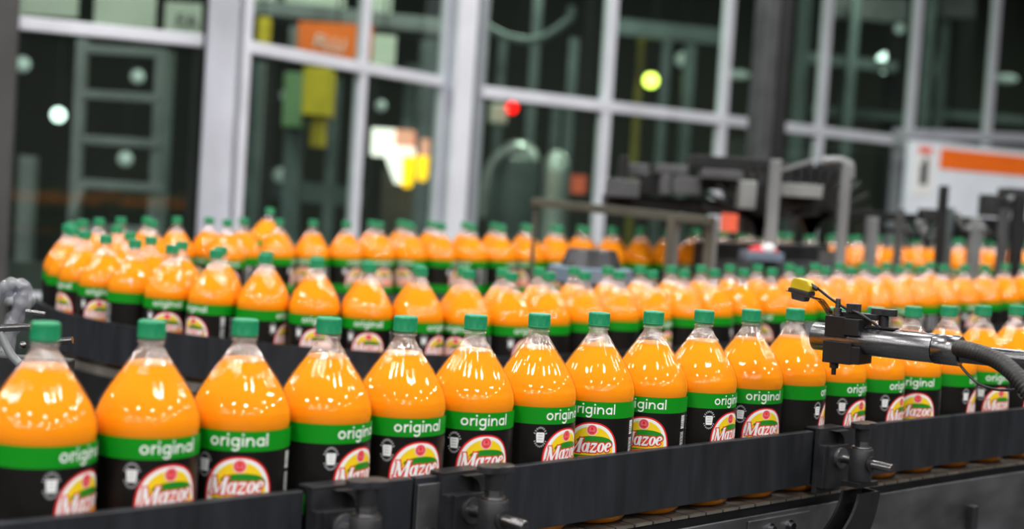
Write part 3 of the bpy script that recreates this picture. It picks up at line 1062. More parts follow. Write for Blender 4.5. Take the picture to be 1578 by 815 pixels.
def clamp(s, label, arm=True, turn=0.0):
    """rail clamp: clip on the rail, boss, post with T-knob, steel cross rod and curved arm down to the side plate"""
    base = floop(s, 0.0745)
    h = fpath(s)[1]
    t = Vector((math.cos(h), math.sin(h), 0))
    n = Vector((math.sin(h), -math.cos(h), 0))
    z = Vector((0, 0, 1))

    def at(a, b, c):
        return base + t * a + n * b + z * c
    r = thing('rail_clamp', label, 'clamp', base, 'rail clamps on the front guide rail')
    # clip: a plate hooked over the rail, a block on it with an open scoop at the top left
    zr = 0.064
    c = MB()
    c.obox(at(0, 0.004, 0.057), t * 0.034, n * 0.004, z * 0.052)
    c.obox(at(0, -0.0055, 0.1085), t * 0.034, n * 0.0135, z * 0.0015)
    c.obox(at(0.0, 0.0165, 0.050), t * 0.026, n * 0.0085, z * 0.034)
    scoop = [at(-0.006 + 0.026 * math.cos(g), 0.008, 0.084 + 0.022 * math.sin(g)) for g in [PI * 0.5 * i / 8 for i in range(9)]]
    c.prism(scoop + [at(0.030, 0.008, 0.106), at(0.030, 0.008, 0.084)], n * 0.012)
    c.obox(at(-0.030, 0.014, 0.050), t * 0.004, n * 0.006, z * 0.034)
    c.build('clip', M['blackplastic'], r, bevel=0.002)
    # round boss and washer between clip and post
    MB().tube([at(0.002, 0.025, zr), at(0.002, 0.030, zr)], 0.0165, 24).build('boss', M['darksteel'], r, bevel=0.002)
    # post
    yb = 0.066
    zp = 0.0865
    p = MB()
    p.lathe([(0.0175, 0.0), (0.0185, 0.002), (0.0185, 0.0495), (0.0172, 0.0515)], 28, c=at(0, yb, zp - 0.0515))
    p.disc(0.0172, 0.0515, 28, c=at(0, yb, zp - 0.0515))
    p.disc(0.0175, 0.0, 28, c=at(0, yb, zp - 0.0515), up=False)
    p.build('post', M['blackplastic'], r)
    w = MB().lathe([(0.0155, 0.0), (0.0162, 0.001), (0.0155, 0.0025)], 28, c=at(0, yb, zp))
    w.disc(0.0155, 0.0025, 28, c=at(0, yb, zp))
    w.lathe([(0.0118, 0.0), (0.0118, 0.009)], 6, c=at(0, yb, zp + 0.0025), smooth=False)
    w.disc(0.0118, 0.009, 6, c=at(0, yb, zp + 0.0025))
    w.build('hex_nut', M['steel'], r)
    zk = zp + 0.0115
    kn = MB().lathe([(0.0112, 0.0), (0.0116, 0.0015), (0.0128, 0.019), (0.0140, 0.023)], 28, c=at(0, yb, zk))
    kn.disc(0.0140, 0.023, 28, c=at(0, yb, zk))
    # wings of the T knob
    ct, st = math.cos(turn), math.sin(turn)
    wx = t * ct + n * st
    wy = -t * st + n * ct
    out = []
    for a in range(24):
        g = 2 * PI * a / 24
        rr = 0.0125 + 0.0125 * abs(math.cos(g)) ** 1.5
        out.append(at(0, yb, zk + 0.021) + wx * (rr * math.cos(g)) + wy * (rr * math.sin(g)))
    kn.prism(out, z * 0.009)
    kn.build('wing_knob', M['blackplastic'], r, bevel=0.0025)
    MB().tube([at(0, 0.030, zr), at(0, 0.045, zr), at(0, 0.122, zr), at(0, 0.1235, zr)], [0.0072, 0.0072, 0.0072, 0.006], 20).build('cross_rod', M['steel'], r)
    MB().tube([at(0, 0.0835, zr), at(0, 0.0875, zr)], 0.0125, 20).build('collar', M['blackplastic'], r, bevel=0.0015)
    if arm:
        # curved bracket from under the post, sweeping back and down to the conveyor's side plate
        cl = []
        for i in range(15):
            g = R(6 + i * 5.6)
            cl.append((0.012 - 0.100 * (1 - math.cos(g)), 0.030 - 0.118 * math.sin(g) * 1.0))
        outl = [at(a + 0.024, yb - 0.018, c_) for a, c_ in cl]
        inl = []
        for i, (a, c_) in enumerate(cl):
            inl.append(at(a - 0.034 - 0.060 * (i / 14) ** 1.5, yb - 0.018, c_ + 0.016 * i / 14))
        ab = MB()
        o2 = outl + list(reversed(inl))
        ab.prism(o2, n * 0.005)
        ab.prism([p_ + n * 0.030 for p_ in o2], n * 0.005)
        # web joining the two plates along their outer edge
        for a, b in zip(outl, outl[1:]):
            ab.add([a, b, b + n * 0.035, a + n * 0.035, a - t * 0.004, b - t * 0.004, b - t * 0.004 + n * 0.035, a - t * 0.004 + n * 0.035], [(0, 1, 2, 3), (7, 6, 5, 4), (0, 3, 7, 4), (1, 5, 6, 2)])
        ab.obox(at(0, yb, 0.0310), t * 0.028, n * 0.0165, z * 0.0035)
        ab.build('curved_arm', M['blackmetal'], r)
        f = MB().tube([at(-0.095, 0.003, -0.075), at(-0.095, yb - 0.010, -0.075)], 0.012, 16)
        f.build('arm_stub', M['blackmetal'], r)
    return r


clamp(0.910, 'black rail clamp with T knob at the bottom centre-left, below the fourth front bottle', turn=0.3)
clamp(1.103, 'black rail clamp with T knob at the bottom centre, below the sixth front bottle', turn=0.2)
clamp(1.899, 'black rail clamp with T knob and curved arm, below the steel sensor tube', turn=0.0)

# small sheet-metal bracket between the two left clamps
def rail_bracket():
    s = 1.057
    base = floop(s, 0.0745)
    h = fpath(s)[1]
    t = Vector((math.cos(h), math.sin(h), 0))
    n = Vector((math.sin(h), -math.cos(h), 0))
    z = Vector((0, 0, 1))
    r = thing('rail_bracket', 'thin grey bracket bolted on the guide rail between the two left clamps', 'bracket', base)
    MB().obox(base + n * 0.0025 + z * 0.052, t * 0.022, n * 0.002, z * 0.046).build('bracket_plate', M['darksteel'], r, bevel=0.001)
    MB().tube([base + n * 0.0045 + z * 0.036, base + n * 0.011 + z * 0.036], 0.008, 6).build('bolt', M['blackmetal'], r)
    MB().tube([base + n * 0.0045 + z * 0.036 + t * 0.016, base + n * 0.008 + z * 0.036 + t * 0.016], 0.0045, 12).build('bolt', M['blackmetal'], r)
    MB().tube([base + n * 0.0045 + z * 0.036 - t * 0.016, base + n * 0.008 + z * 0.036 - t * 0.016], 0.0045, 12).build('bolt', M['blackmetal'], r)


rail_bracket()


def loop_conveyor():
    c = thing('conveyor', 'looping conveyor that carries the middle and far rows of bottles round a left bend', 'conveyor', (LCX, LCY, 0))
    T0, T1 = -2.65, 6.15
    mb = MB()
    ribbon(mb, loop, T0, 2.1, -0.187, 0.066, -0.02, 0.0, 0.06)
    ribbon(mb, loop, 2.1, 2.83, -0.187, 0.10, -0.02, 0.0, 0.06)
    ribbon(mb, loop, 2.83, T1, -0.066, 0.31, -0.02, 0.0, 0.06)
    mb.build('belt', M['slat'], c)
    ribbon(MB(), loop, T0, 1.42, 0.064, 0.076, 0.012, 0.106, 0.06).build('guide_rail', M['rail'], c)
    ribbon(MB(), loop, 2.34, T1, -0.076, -0.064, 0.012, 0.06, 0.08).build('guide_rail', M['dado'], c)
    ribbon(MB(), loop, T0, 1.9, 0.068, 0.073, -0.26, -0.02, 0.06).build('side_plate', M['blackmetal'], c)
    ribbon(MB(), loop, 2.83, T1, -0.073, -0.068, -0.26, -0.02, 0.08).build('side_plate', M['blackmetal'], c)
    for t, o in ((-1.8, 0.04), (-0.6, 0.04), (0.55, 0.04), (1.75, 0.03), (3.1, 0.0), (4.6, 0.0)):
        q = loop(t, o)
        MB().box((q.x - 0.03, q.y - 0.03, 0), (q.x + 0.03, q.y + 0.03, q.z - 0.02)).build('leg', M['blackmetal'], c)


loop_conveyor()


# ------------------------------------------------------------------ sensor tube over the front row
def sensor_assembly():
    A = px(1256, 517, 1.83)
    B = px(1481, 541, 1.72)
    ax = (B - A).normalized()
    up = Vector((0, 0, 1))
    sd = ax.cross(up).normalized()          # towards the camera
    if sd.y > 0:
        sd = -sd
    upp = sd.cross(ax).normalized()
    if upp.z < 0:
        upp = -upp
    Lr = (B - A).length
    rr = 0.0212
    end = A + ax * 0.95
    foot = Vector((end.x, end.y, 0))
    r = thing('sensor_arm', 'round steel sensor tube held in a black clamp block above the right front bottles', 'sensor arm', foot)

    def at(a, b, c):
        return A + ax * a + sd * b + upp * c
    t = MB()
    t.tube([at(0, 0, 0), at(0.0012, 0, 0), at(Lr - 0.0395, 0, 0), at(Lr - 0.039, 0, 0)], [rr - 0.001, rr, rr, rr - 0.0008], 40)
    t.build('steel_tube', M['steel'], r)
    e = MB()
    e.tube([at(Lr - 0.038, 0, 0), at(Lr - 0.037, 0, 0), at(Lr - 0.001, 0, 0), at(Lr, 0, 0)], [rr - 0.0004, rr + 0.0006, rr + 0.0006, rr - 0.0005], 40)
    e.build('end_sleeve', M['steel'], r)
    for k in range(3):
        g = R(60 + k * 50)
        MB().tube([at(Lr - 0.0005, -0.0165 * math.cos(g), 0.0165 * math.sin(g)), at(Lr + 0.0012, -0.0165 * math.cos(g), 0.0165 * math.sin(g))], 0.002, 10).build('screw', M['steel'], r)
    MB().tube([at(Lr + 0.001, 0, -0.003), at(0.95, 0, -0.003)], 0.0135, 24).build('support_tube', M['steel'], r)
    MB().tube([end - Vector((0, 0, 0.02)), Vector((end.x, end.y, 0.0))], 0.025, 20).build('stand_post', M['darksteel'], r)
    # split clamp block round the tube
    u_ = MB()
    u_.obox(at(0.0420, 0.0, 0.0185), ax * 0.0165, sd * 0.0245, upp * 0.0155)
    u_.obox(at(0.0690, 0.004, 0.020), ax * 0.012, sd * 0.0245, upp * 0.0125)
    u_.build('clamp_block', M['blackmetal'], r, bevel=0.0012)
    l_ = MB()
    l_.obox(at(0.0470, 0.0, -0.0195), ax * 0.0225, sd * 0.0245, upp * 0.0165)
    l_.obox(at(0.0750, 0.0, -0.0215), ax * 0.008, sd * 0.0235, upp * 0.013)
    l_.build('clamp_block', M['blackmetal'], r, bevel=0.0012)
    b = MB()
    b.tube([at(0.0400, 0.014, 0.034), at(0.0400, 0.014, 0.060)], 0.0038, 14)
    b.tube([at(0.0400, 0.014, 0.034), at(0.0400, 0.014, 0.040)], 0.0072, 6)
    b.tube([at(0.0400, 0.014, 0.040), at(0.0400, 0.014, 0.0455)], 0.0062, 6)
    b.build('clamp_bolt', M['steel'], r)
    b = MB()
    b.tube([at(0.0400, 0.014, -0.036), at(0.0400, 0.014, -0.054)], 0.0036, 14)
    b.tube([at(0.0400, 0.014, -0.036), at(0.0400, 0.014, -0.044)], 0.0068, 6)
    b.build('clamp_bolt', M['blackmetal'], r)
    # two black hand knobs with a plate between
    MB().obox(at(0.0660, -0.004, 0.0365), ax * 0.034, sd * 0.014, upp * 0.004).build('knob_plate', M['blackmetal'], r, bevel=0.001)
    kn = MB()
    pk = at(0.0610, 0.004, 0.0)
    ring = []
    for k in range(40):
        g = 2 * PI * k / 40
        q = 0.0110 if k % 2 else 0.0098
        ring.append(pk + upp * 0.0410 + ax * q * math.cos(g) + sd * q * math.sin(g))
    kn.prism(ring, upp * 0.0125)
    kn.build('knurled_knob', M['blackplastic'], r)
    wg = MB()
    pk = at(0.1030, -0.010, 0.0)
    ring = []
    for k in range(24):
        g = 2 * PI * k / 24
        q = 0.009 + 0.011 * abs(math.cos(g)) ** 1.6
        ring.append(pk + upp * 0.0395 + ax * q * math.cos(g) + sd * q * math.sin(g))
    wg.prism(ring, upp * 0.010)
    wg.tube([pk + upp * 0.020, pk + upp * 0.041], 0.0075, 16)
    wg.build('wing_knob', M['blackplastic'], r, bevel=0.001)
    MB().bar(at(0.0830, -0.001, rr + 0.0012), at(0.128, 0.001, rr + 0.0012), 0.016, 0.0022, up=upp).build('tie_strip', M['blackplastic'], r)
    # small yellow sensor on a bent spring strip
    Zs = 1.80
    S = px(1236, 446, Zs)
    yaw = R(-14)
    ex = (ax * math.cos(R(9)) - upp * math.sin(R(9))).normalized()
    ez = (upp * math.cos(R(9)) + ax * math.sin(R(9))).normalized()
    ey = sd
    head = MB()
    head.prism([S + ex * a + ez * c - ey * 0.011 for a, c in ((-0.0155, 0.0), (-0.0150, 0.010), (-0.011, 0.0155), (0.0105, 0.0155), (0.0165, 0.009), (0.0170, 0.0))], ey * 0.022)
    head.build('sensor_head', M['sensor_yellow'], r, bevel=0.0015)
    foot_ = MB()
    foot_.obox(S - ez * 0.0032, ex * 0.0172, ey * 0.0115, ez * 0.003)
    foot_.prism([S + ex * a + ez * c - ey * 0.0095 for a, c in ((-0.0125, -0.0075), (0.0125, -0.0075), (0.0105, -0.0165), (-0.0095, -0.0165))], ey * 0.019)
    foot_.build('sensor_base', M['blackplastic'], r, bevel=0.001)
    st = MB()
    for off in (-0.006, 0.006):
        pts = [S + ex * -0.022 - ez * 0.0066, S + ex * 0.0 - ez * 0.0072, S + ex * 0.022 - ez * 0.0075, px(1265, 463, 1.81), px(1276, 478, 1.82), px(1284, 489, 1.83), at(0.037, 0.0, 0.0345)]
        pts = catmull(pts, 6)
        for a, b_ in zip(pts, pts[1:]):
            st.bar(a + sd * off, b_ + sd * off, 0.006, 0.0014, up=upp)
    st.build('spring_strip', M['steel'], r)
    cb = catmull([S + ex * 0.0155 + ez * 0.009, px(1262, 446, Zs), px(1280, 460, Zs), px(1303, 475, Zs), px(1322, 482, Zs - 0.02), px(1338, 492, Zs - 0.03), px(1356, 505, Zs - 0.03)], 8)
    cm = MB().tube(cb, 0.0021, 10)
    cm.tube([S + ex * 0.0125 + ez * 0.0095, S + ex * 0.024 + ez * 0.006], 0.0036, 12)
    cm.build('sensor_cable', M['rubber'], r)


def catmull(P, n):
    P = [Vector(p) for p in P]
    out = []
    for i in range(len(P) - 1):
        p0, p1, p2, p3 = P[max(i - 1, 0)], P[i], P[i + 1], P[min(i + 2, len(P) - 1)]
        for k in range(n):
            t = k / n
            out.append(0.5 * ((2 * p1) + (-p0 + p2) * t + (2 * p0 - 5 * p1 + 4 * p2 - p3) * t * t + (-p0 + 3 * p1 - 3 * p2 + p3) * t ** 3))
    out.append(P[-1])
    return out


sensor_assembly()


def hoses():
    pts = catmull([px(1468, 537, 1.728), px(1484, 538, 1.70), px(1512, 545, 1.66), px(1538, 556, 1.63), px(1562, 575, 1.60), px(1582, 600, 1.58), px(1600, 630, 1.57), px(1606, 680, 1.56)], 22)
    rs = [0.0112 + (0.0011 if i % 4 < 2 else -0.0007) for i in range(len(pts))]
    o = MB().tube(pts, rs, 18).build('corrugated_hose', M['rubber'])
    tag(o, 'black corrugated hose curving down from the end of the steel sensor tube', 'hose')
    pts = catmull([px(1480, 563, 1.70), px(1490, 575, 1.68), px(1505, 589, 1.66), px(1522, 597, 1.65), px(1545, 601, 1.65), px(1580, 599, 1.64), px(1604, 596, 1.63)], 8)
    o = MB().tube(pts, 0.0019, 10).build('thin_cable', M['rubber'])
    tag(o, 'thin black cable looping below the steel sensor tube', 'cable')


hoses()


# ------------------------------------------------------------------ fittings at the left edge
def left_fittings():
    # crumpled clear plastic wrap hanging by the bend
    Z = 2.05
    mb = MB()
    for j, (dx, dy, dz) in enumerate(((0, 0, 0), (5, 6, 0.02), (-6, 5, 0.03))):
        pts = catmull([px(u + dx, v + dy, Z + dz) for u, v in ((-20, 480), (-4, 452), (14, 438), (30, 436), (38, 446), (34, 464), (24, 486), (14, 510), (8, 540))], 8)
        rs = [0.0095 + 0.002 * math.sin(i * 0.5 + j) + 0.001 * math.sin(i * 1.1) for i in range(len(pts))]
        mb.tube(pts, rs, 14)
    o = mb.build('plastic_wrap', M['wrap'])
    tag(o, 'crumpled clear plastic wrap looped at the left edge beside the middle conveyor', 'plastic wrap')
    r = thing('rod_bracket', 'bracket of steel rods and black bar at the left edge behind the nearest bottle', 'bracket', px(60, 620, 1.75) * Vector((1, 1, 0)))
    Z = 1.72
    MB().tube([px(-20, 507, Z), px(48, 503, Z)], 0.0055, 14).build('steel_rod', M['steel'], r)
    MB().tube([px(90, 526, Z), px(112, 524, Z)], 0.0055, 14).build('steel_rod', M['steel'], r)
    MB().tube([px(40, 480, Z + 0.2), px(70, 484, Z + 0.2)], 0.004, 12).build('steel_rod', M['steel'], r)
    pts = catmull([px(0, 512, Z), px(8, 530, Z), px(18, 548, Z), px(30, 560, Z)], 6)
    MB().tube(pts, 0.006, 12).build('bent_rod', M['lsteel'], r)
    MB().ball(px(35, 532, Z), 0.0055).build('pin', M['steel'], r)
    MB().bar(px(-30, 575, Z + 0.05), px(110, 585, Z + 0.05), 0.03, 0.06).build('black_bar', M['blackplastic'], r, bevel=0.003)
    q = px(60, 600, Z + 0.05)
    MB().box((q.x - 0.02, q.y - 0.02, 0), (q.x + 0.02, q.y + 0.02, q.z)).build('post', M['blackmetal'], r)
    # black plates filling the gap between the two conveyors
    r = thing('machine_cover', 'black machine cover between the front row and the middle conveyor', 'machine cover', (-0.3, 1.85, 0))
    ribbon(MB(), floop, 0.3, F_LEN - 0.1, -0.24, -0.18, -0.28, -0.10, 0.1).build('cover_plate', M['blackplastic'], r)
    ribbon(MB(), floop, 0.3, F_LEN - 0.1, -0.235, -0.23, -0.70, -0.28, 0.1).build('skirt', M['blackmetal'], r)
    for s in (0.6, 2.2):
        q = floop(s, -0.21)
        MB().box((q.x - 0.02, q.y - 0.02, 0), (q.x + 0.02, q.y + 0.02, q.z - 0.28)).build('leg', M['blackmetal'], r)


left_fittings()


# ------------------------------------------------------------------ machinery between the lanes and the glass
def post(u, v0, v1, Z, w):
    """vertical square post whose foot is at pixel (u, v1); top at the height of pixel v0"""
    a, b = px(u, v1, Z), px(u, v0, Z)
    return Vector((b.x, b.y, a.z)), Vector((b.x, b.y, b.z)), w


def up_post(mb, u, v0, v1, Z, wpx, to_floor=False, mi=0):
    top = px(u, v0, Z)
    bot = px(u, v1, Z)
    w = wpx * Z / F_K
    z0 = 0.0 if to_floor else bot.z
    mb.box((top.x - w / 2, top.y - w / 2, z0), (top.x + w / 2, top.y + w / 2, top.z), mi)
    return mb


def slab(mb, u0, v0, u1, v1, Z, depth, mi=0, yaw=0.0):
    """upright box filling the pixel rectangle at depth Z"""
    a, b = px(u0, (v0 + v1) / 2, Z), px(u1, (v0 + v1) / 2, Z)
    c = (a + b) / 2
    w = (b - a).length / 2
    h = (v1 - v0) * Z / F_K / 2
    ax = Vector((math.cos(yaw), math.sin(yaw), 0))
    ay = Vector((-math.sin(yaw), math.cos(yaw), 0))
    mb.obox(c + ay * depth / 2, ax * w, ay * depth / 2, Vector((0, 0, h)), mi)
    return mb


def dome_cover():
    Z = 3.35
    c = px(910, 420, Z)
    k = Z / F_K
    r = thing('drive_housing', 'dark truncated-cone housing on a blue-grey flange between the middle and far rows', 'machine housing', (c.x, c.y, 0))
    zt = px(910, 384, Z).z
    zf = px(910, 411, Z).z
    m = MB()
    m.lathe([(47 * k, zf), (46 * k, zf + 0.006), (38.5 * k, zt - 0.004), (36 * k, zt)], 14, c=(c.x, c.y, 0), smooth=False)
    m.disc(36 * k, zt, 14, c=(c.x, c.y, 0))
    m.build('cone_cover', M['dome'], r)
    m = MB()
    m.lathe([(62 * k, zf - 0.045), (66 * k, zf - 0.04), (66 * k, zf - 0.004), (62 * k, zf)], 10, c=(c.x, c.y, 0), smooth=False)
    m.disc(62 * k, zf, 10, c=(c.x, c.y, 0))
    m.build('flange', M['bluegrey'], r)
    MB().lathe([(45 * k, 0.0), (45 * k, zf - 0.045)], 20, c=(c.x, c.y, 0)).build('pedestal', M['blackmetal'], r)


dome_cover()


def olive_stand():
    Z = 3.75
    r = thing('pipe_stand', 'olive-grey rail on two legs standing in front of the far bottles', 'stand', px(1035, 420, Z) * Vector((1, 1, 0)))
    MB().bar(px(822, 311, Z + 0.25), px(1100, 341, Z - 0.05), 0.03, 0.027).build('top_rail', M['olive'], r, bevel=0.002)
    for u, zz in ((1035, Z), (1094, Z)):
        m = MB()
        up_post(m, u, 336, 420, zz, 13, True)
        m.build('leg', M['olive'], r, bevel=0.002)
        m = MB()
        up_post(m, u + 9, 340, 420, zz + 0.03, 8, True)
        m.build('leg', M['lsteel'], r, bevel=0.002)
    m = MB()
    up_post(m, 826, 309, 420, Z + 0.25, 7, True)
    m.build('leg', M['olive'], r, bevel=0.002)


olive_stand()


def machine():
    Z = 4.22
    r = thing('overhead_machine', 'dark overhead machine with grey panels on light posts behind the far bottles, right of centre', 'machine', px(1190, 420, Z) * Vector((1, 1, 0)))
    for u, v0, w in ((1196, 246, 17), (1305, 252, 15)):
        m = MB()
        up_post(m, u, v0, 430, Z - 0.2, w, True)
        m.build('post', M['lsteel'], r, bevel=0.003)
    for u, v0, w in ((1142, 262, 12), (1228, 258, 12)):
        m = MB()
        up_post(m, u, v0, 430, Z + 1.05, w, True)
        m.build('post', M['blackmetal'], r, bevel=0.003)
    m = MB()
    slab(m, 1068, 242, 1190, 262, Z, 0.25)
    slab(m, 1205, 256, 1296, 280, Z, 0.25)
    m.build('top_beam', M['blackmetal'], r, bevel=0.003)
    m = MB()
    slab(m, 935, 302, 1050, 326, Z + 0.1, 0.3)
    slab(m, 1050, 308, 1150, 330, Z + 0.1, 0.3)
    slab(m, 955, 240, 968, 306, Z + 0.1, 0.1)
    slab(m, 985, 268, 1022, 300, Z + 0.05, 0.2)
    m.build('lower_beam', M['blackmetal'], r, bevel=0.003)
    m = MB()
    slab(m, 938, 276, 986, 304, Z, 0.2)
    slab(m, 965, 252, 1000, 272, Z + 0.2, 0.15)
    slab(m, 1012, 254, 1060, 268, Z, 0.15)
    slab(m, 1018, 268, 1034, 300, Z, 0.15)
    slab(m, 1036, 272, 1080, 300, Z, 0.15)
    m.build('grey_panel', M['greybox'], r, bevel=0.004)
    m = MB()
    slab(m, 1082, 262, 1145, 276, Z - 0.05, 0.15)
    slab(m, 1064, 276, 1140, 292, Z + 0.1, 0.15)
    m.build('side_rail', M['greybox'], r, bevel=0.003)
    m = MB()
    slab(m, 1141, 279, 1166, 322, Z - 0.1, 0.16)
    m.build('light_box', M['midsteel'], r, bevel=0.004)
    m = MB()
    slab(m, 1166, 282, 1188, 312, Z, 0.1)
    m.build('grey_panel', M['greybox'], r, bevel=0.003)
    m = MB()
    slab(m, 1206, 284, 1268, 304, Z - 0.1, 0.15)
    m.build('cross_member', M['midsteel'], r, bevel=0.003)
    # arched guard, thick curved bands
    for uc, vc, ru, rv in ((1170, 335, 36, 24), (1250, 330, 40, 24)):
        g = MB()
        k = Z / F_K
        c = px(uc, vc, Z)
        pts = [c + Vector((ru * k * math.cos(a), 0, rv * k * math.sin(a))) for a in [PI * i / 14 for i in range(15)]]
        for a, b in zip(pts, pts[1:]):
            g.bar(a, b, 0.25, 0.03, up=(0, 1, 0))
        g.build('arched_guard', M['blackmetal'], r)
    # bent tube handle over the right post
    pts = catmull([px(1268, 248, Z - 0.2), px(1285, 247, Z - 0.2), px(1300, 249, Z - 0.2), px(1310, 256, Z - 0.2), px(1311, 275, Z - 0.2)], 6)
    MB().tube(pts, 0.014, 12).build('bent_tube', M['lsteel'], r)
    MB().bar(px(1204, 262, Z - 0.2), px(1252, 247, Z - 0.2), 0.02, 0.012).build('brace', M['lsteel'], r)
    m = MB()
    slab(m, 1262, 300, 1292, 340, Z + 0.05, 0.1)
    m.build('grey_panel', M['greybox'], r, bevel=0.003)
    m = MB()
    slab(m, 1145, 322, 1176, 362, Z + 0.1, 0.1)
    m.build('grey_panel', M['greybox'], r, bevel=0.003)
    # red warning plate
    m = MB()
    slab(m, 1112, 329, 1137, 357, Z - 0.15, 0.02)
    o = m.build('warning_plate', M['pinkred'], r)
    o['label'] = 'faded red warning plate'


machine()


def tray():
    Z = 3.95
    r = thing('tray', 'blue-grey tray standing behind the middle row right of the olive stand', 'tray', px(1178, 420, Z) * Vector((1, 1, 0)))
    m = MB()
    slab(m, 1150, 389, 1208, 403, Z, 0.16)
    m.build('tray_body', M['bluegrey'], r, bevel=0.004)
    m = MB()
    up_post(m, 1180, 402, 430, Z + 0.08, 30, True)
    m.build('pedestal', M['blackmetal'], r)
    c = px(1176, 386, Z + 0.06)
    o = MB().ball(c, 0.034, 14, sq=(1.5, 1, 0.55)).build('red_wrapper', M['red'])
    tag(o, 'red and white crumpled wrapper lying in the blue-grey tray', 'wrapper')
    MB().ball(c + Vector((0.012, -0.024, 0.010)), 0.022, 12, sq=(1.1, 0.7, 0.7)).build('white_patch', M['lab_white'], o)


tray()


def black_cabinet():
    r = thing('drive_cabinet', 'long black cabinet hiding far bottles up to their caps, by the olive stand', 'cabinet', loop(4.4, -0.12) * Vector((1, 1, 0)))
    ribbon(MB(), loop, 4.075, 4.71, -0.150, -0.105, -0.25, 0.266, 0.1).build('cabinet_body', M['blackplastic'], r, bevel=0.006)
    ribbon(MB(), loop, 4.085, 4.70, -0.156, -0.150, 0.10, 0.20, 0.1).build('cover_plate', M['greybox'], r, bevel=0.002)
    for t in (4.15, 4.6):
        q = loop(t, -0.128)
        MB().box((q.x - 0.02, q.y - 0.02, 0), (q.x + 0.02, q.y + 0.02, q.z - 0.24)).build('leg', M['blackmetal'], r)


black_cabinet()


def right_frame():
    Z = 4.45
    r = thing('guide_frame', 'grey and black posts carrying a dark guide beam at the right edge', 'machine frame', px(1450, 430, Z) * Vector((1, 1, 0)))
    for u, v0, w, m_, dz in ((1345, 335, 17, 'lsteel', 0), (1388, 322, 12, 'greybox', 0), (1455, 286, 13, 'blackmetal', -0.05), (1466, 320, 10, 'gsteel', 0.1), (1504, 338, 18, 'lsteel', 0), (1548, 322, 15, 'greybox', 0), (1572, 300, 18, 'blackmetal', -0.05)):
        m = MB()
        up_post(m, u, v0, 430, Z + dz, w, True)
        m.build('post', M[m_], r, bevel=0.003)
    MB().bar(px(1322, 331, Z + 0.1), px(1600, 347, Z + 0.3), 0.06, 0.032).build('guide_beam', M['blackmetal'], r, bevel=0.003)
    MB().bar(px(1322, 353, Z + 0.2), px(1400, 356, Z + 0.25), 0.04, 0.02).build('guide_beam', M['blackmetal'], r, bevel=0.003)
    for (u0, v0, u1, v1, dz) in ((1520, 300, 1549, 334, 0.0), (1549, 290, 1584, 326, 0.05), (1424, 322, 1446, 342, 0.1)):
        m = MB()
        slab(m, u0, v0, u1, v1, Z + dz, 0.1)
        m.build('control_box', M['blackplastic'], r, bevel=0.004)
    rn = random.Random(5)
    for (u, v, rw) in ((1405, 350, 20), (1490, 345, 15), (1530, 352, 18), (1560, 350, 12), (1428, 358, 15)):
        pts = catmull([px(u - rw, v - 14, Z + 0.05), px(u - rw * 0.3, v + 4 + rn.uniform(-4, 8), Z), px(u + rw * 0.4, v + 12 + rn.uniform(-6, 6), Z + 0.03), px(u + rw, v - 6, Z + 0.08)], 7)
        MB().tube(pts, 0.012, 10).build('cable_loop', M['rubber'], r)
    for (u, v) in ((1415, 343), (1425, 356), (1492, 352), (1515, 352), (1558, 306)):
        MB().ball(px(u, v, Z - 0.05), 0.012, 12).build('bright_fitting', M['lsteel'], r)


right_frame()


def column_pipe():
    p = px(1206, 120, 6.9)
    o = MB().tube([(p.x, p.y, 0), (p.x, p.y, 4.75)], 0.038, 18).build('black_pipe', M['blackmetal'])
    tag(o, 'black vertical pipe beside the grey column right of centre', 'pipe')


column_pipe()


def far_panels():
    # grey enclosure under the far row, right part
    r = thing('panel_row', 'grey sheet panel standing among the posts before the far bottles at the right', 'panel', px(1276, 410, 4.35) * Vector((1, 1, 0)))
    m = MB()
    slab(m, 1261, 386, 1292, 425, 4.3, 0.02)
    m.build('panel_sheet', M['greybox'], r, bevel=0.002)
    m = MB()
    up_post(m, 1276, 420, 440, 4.3, 12, True)
    m.build('stand', M['blackmetal'], r)


far_panels()


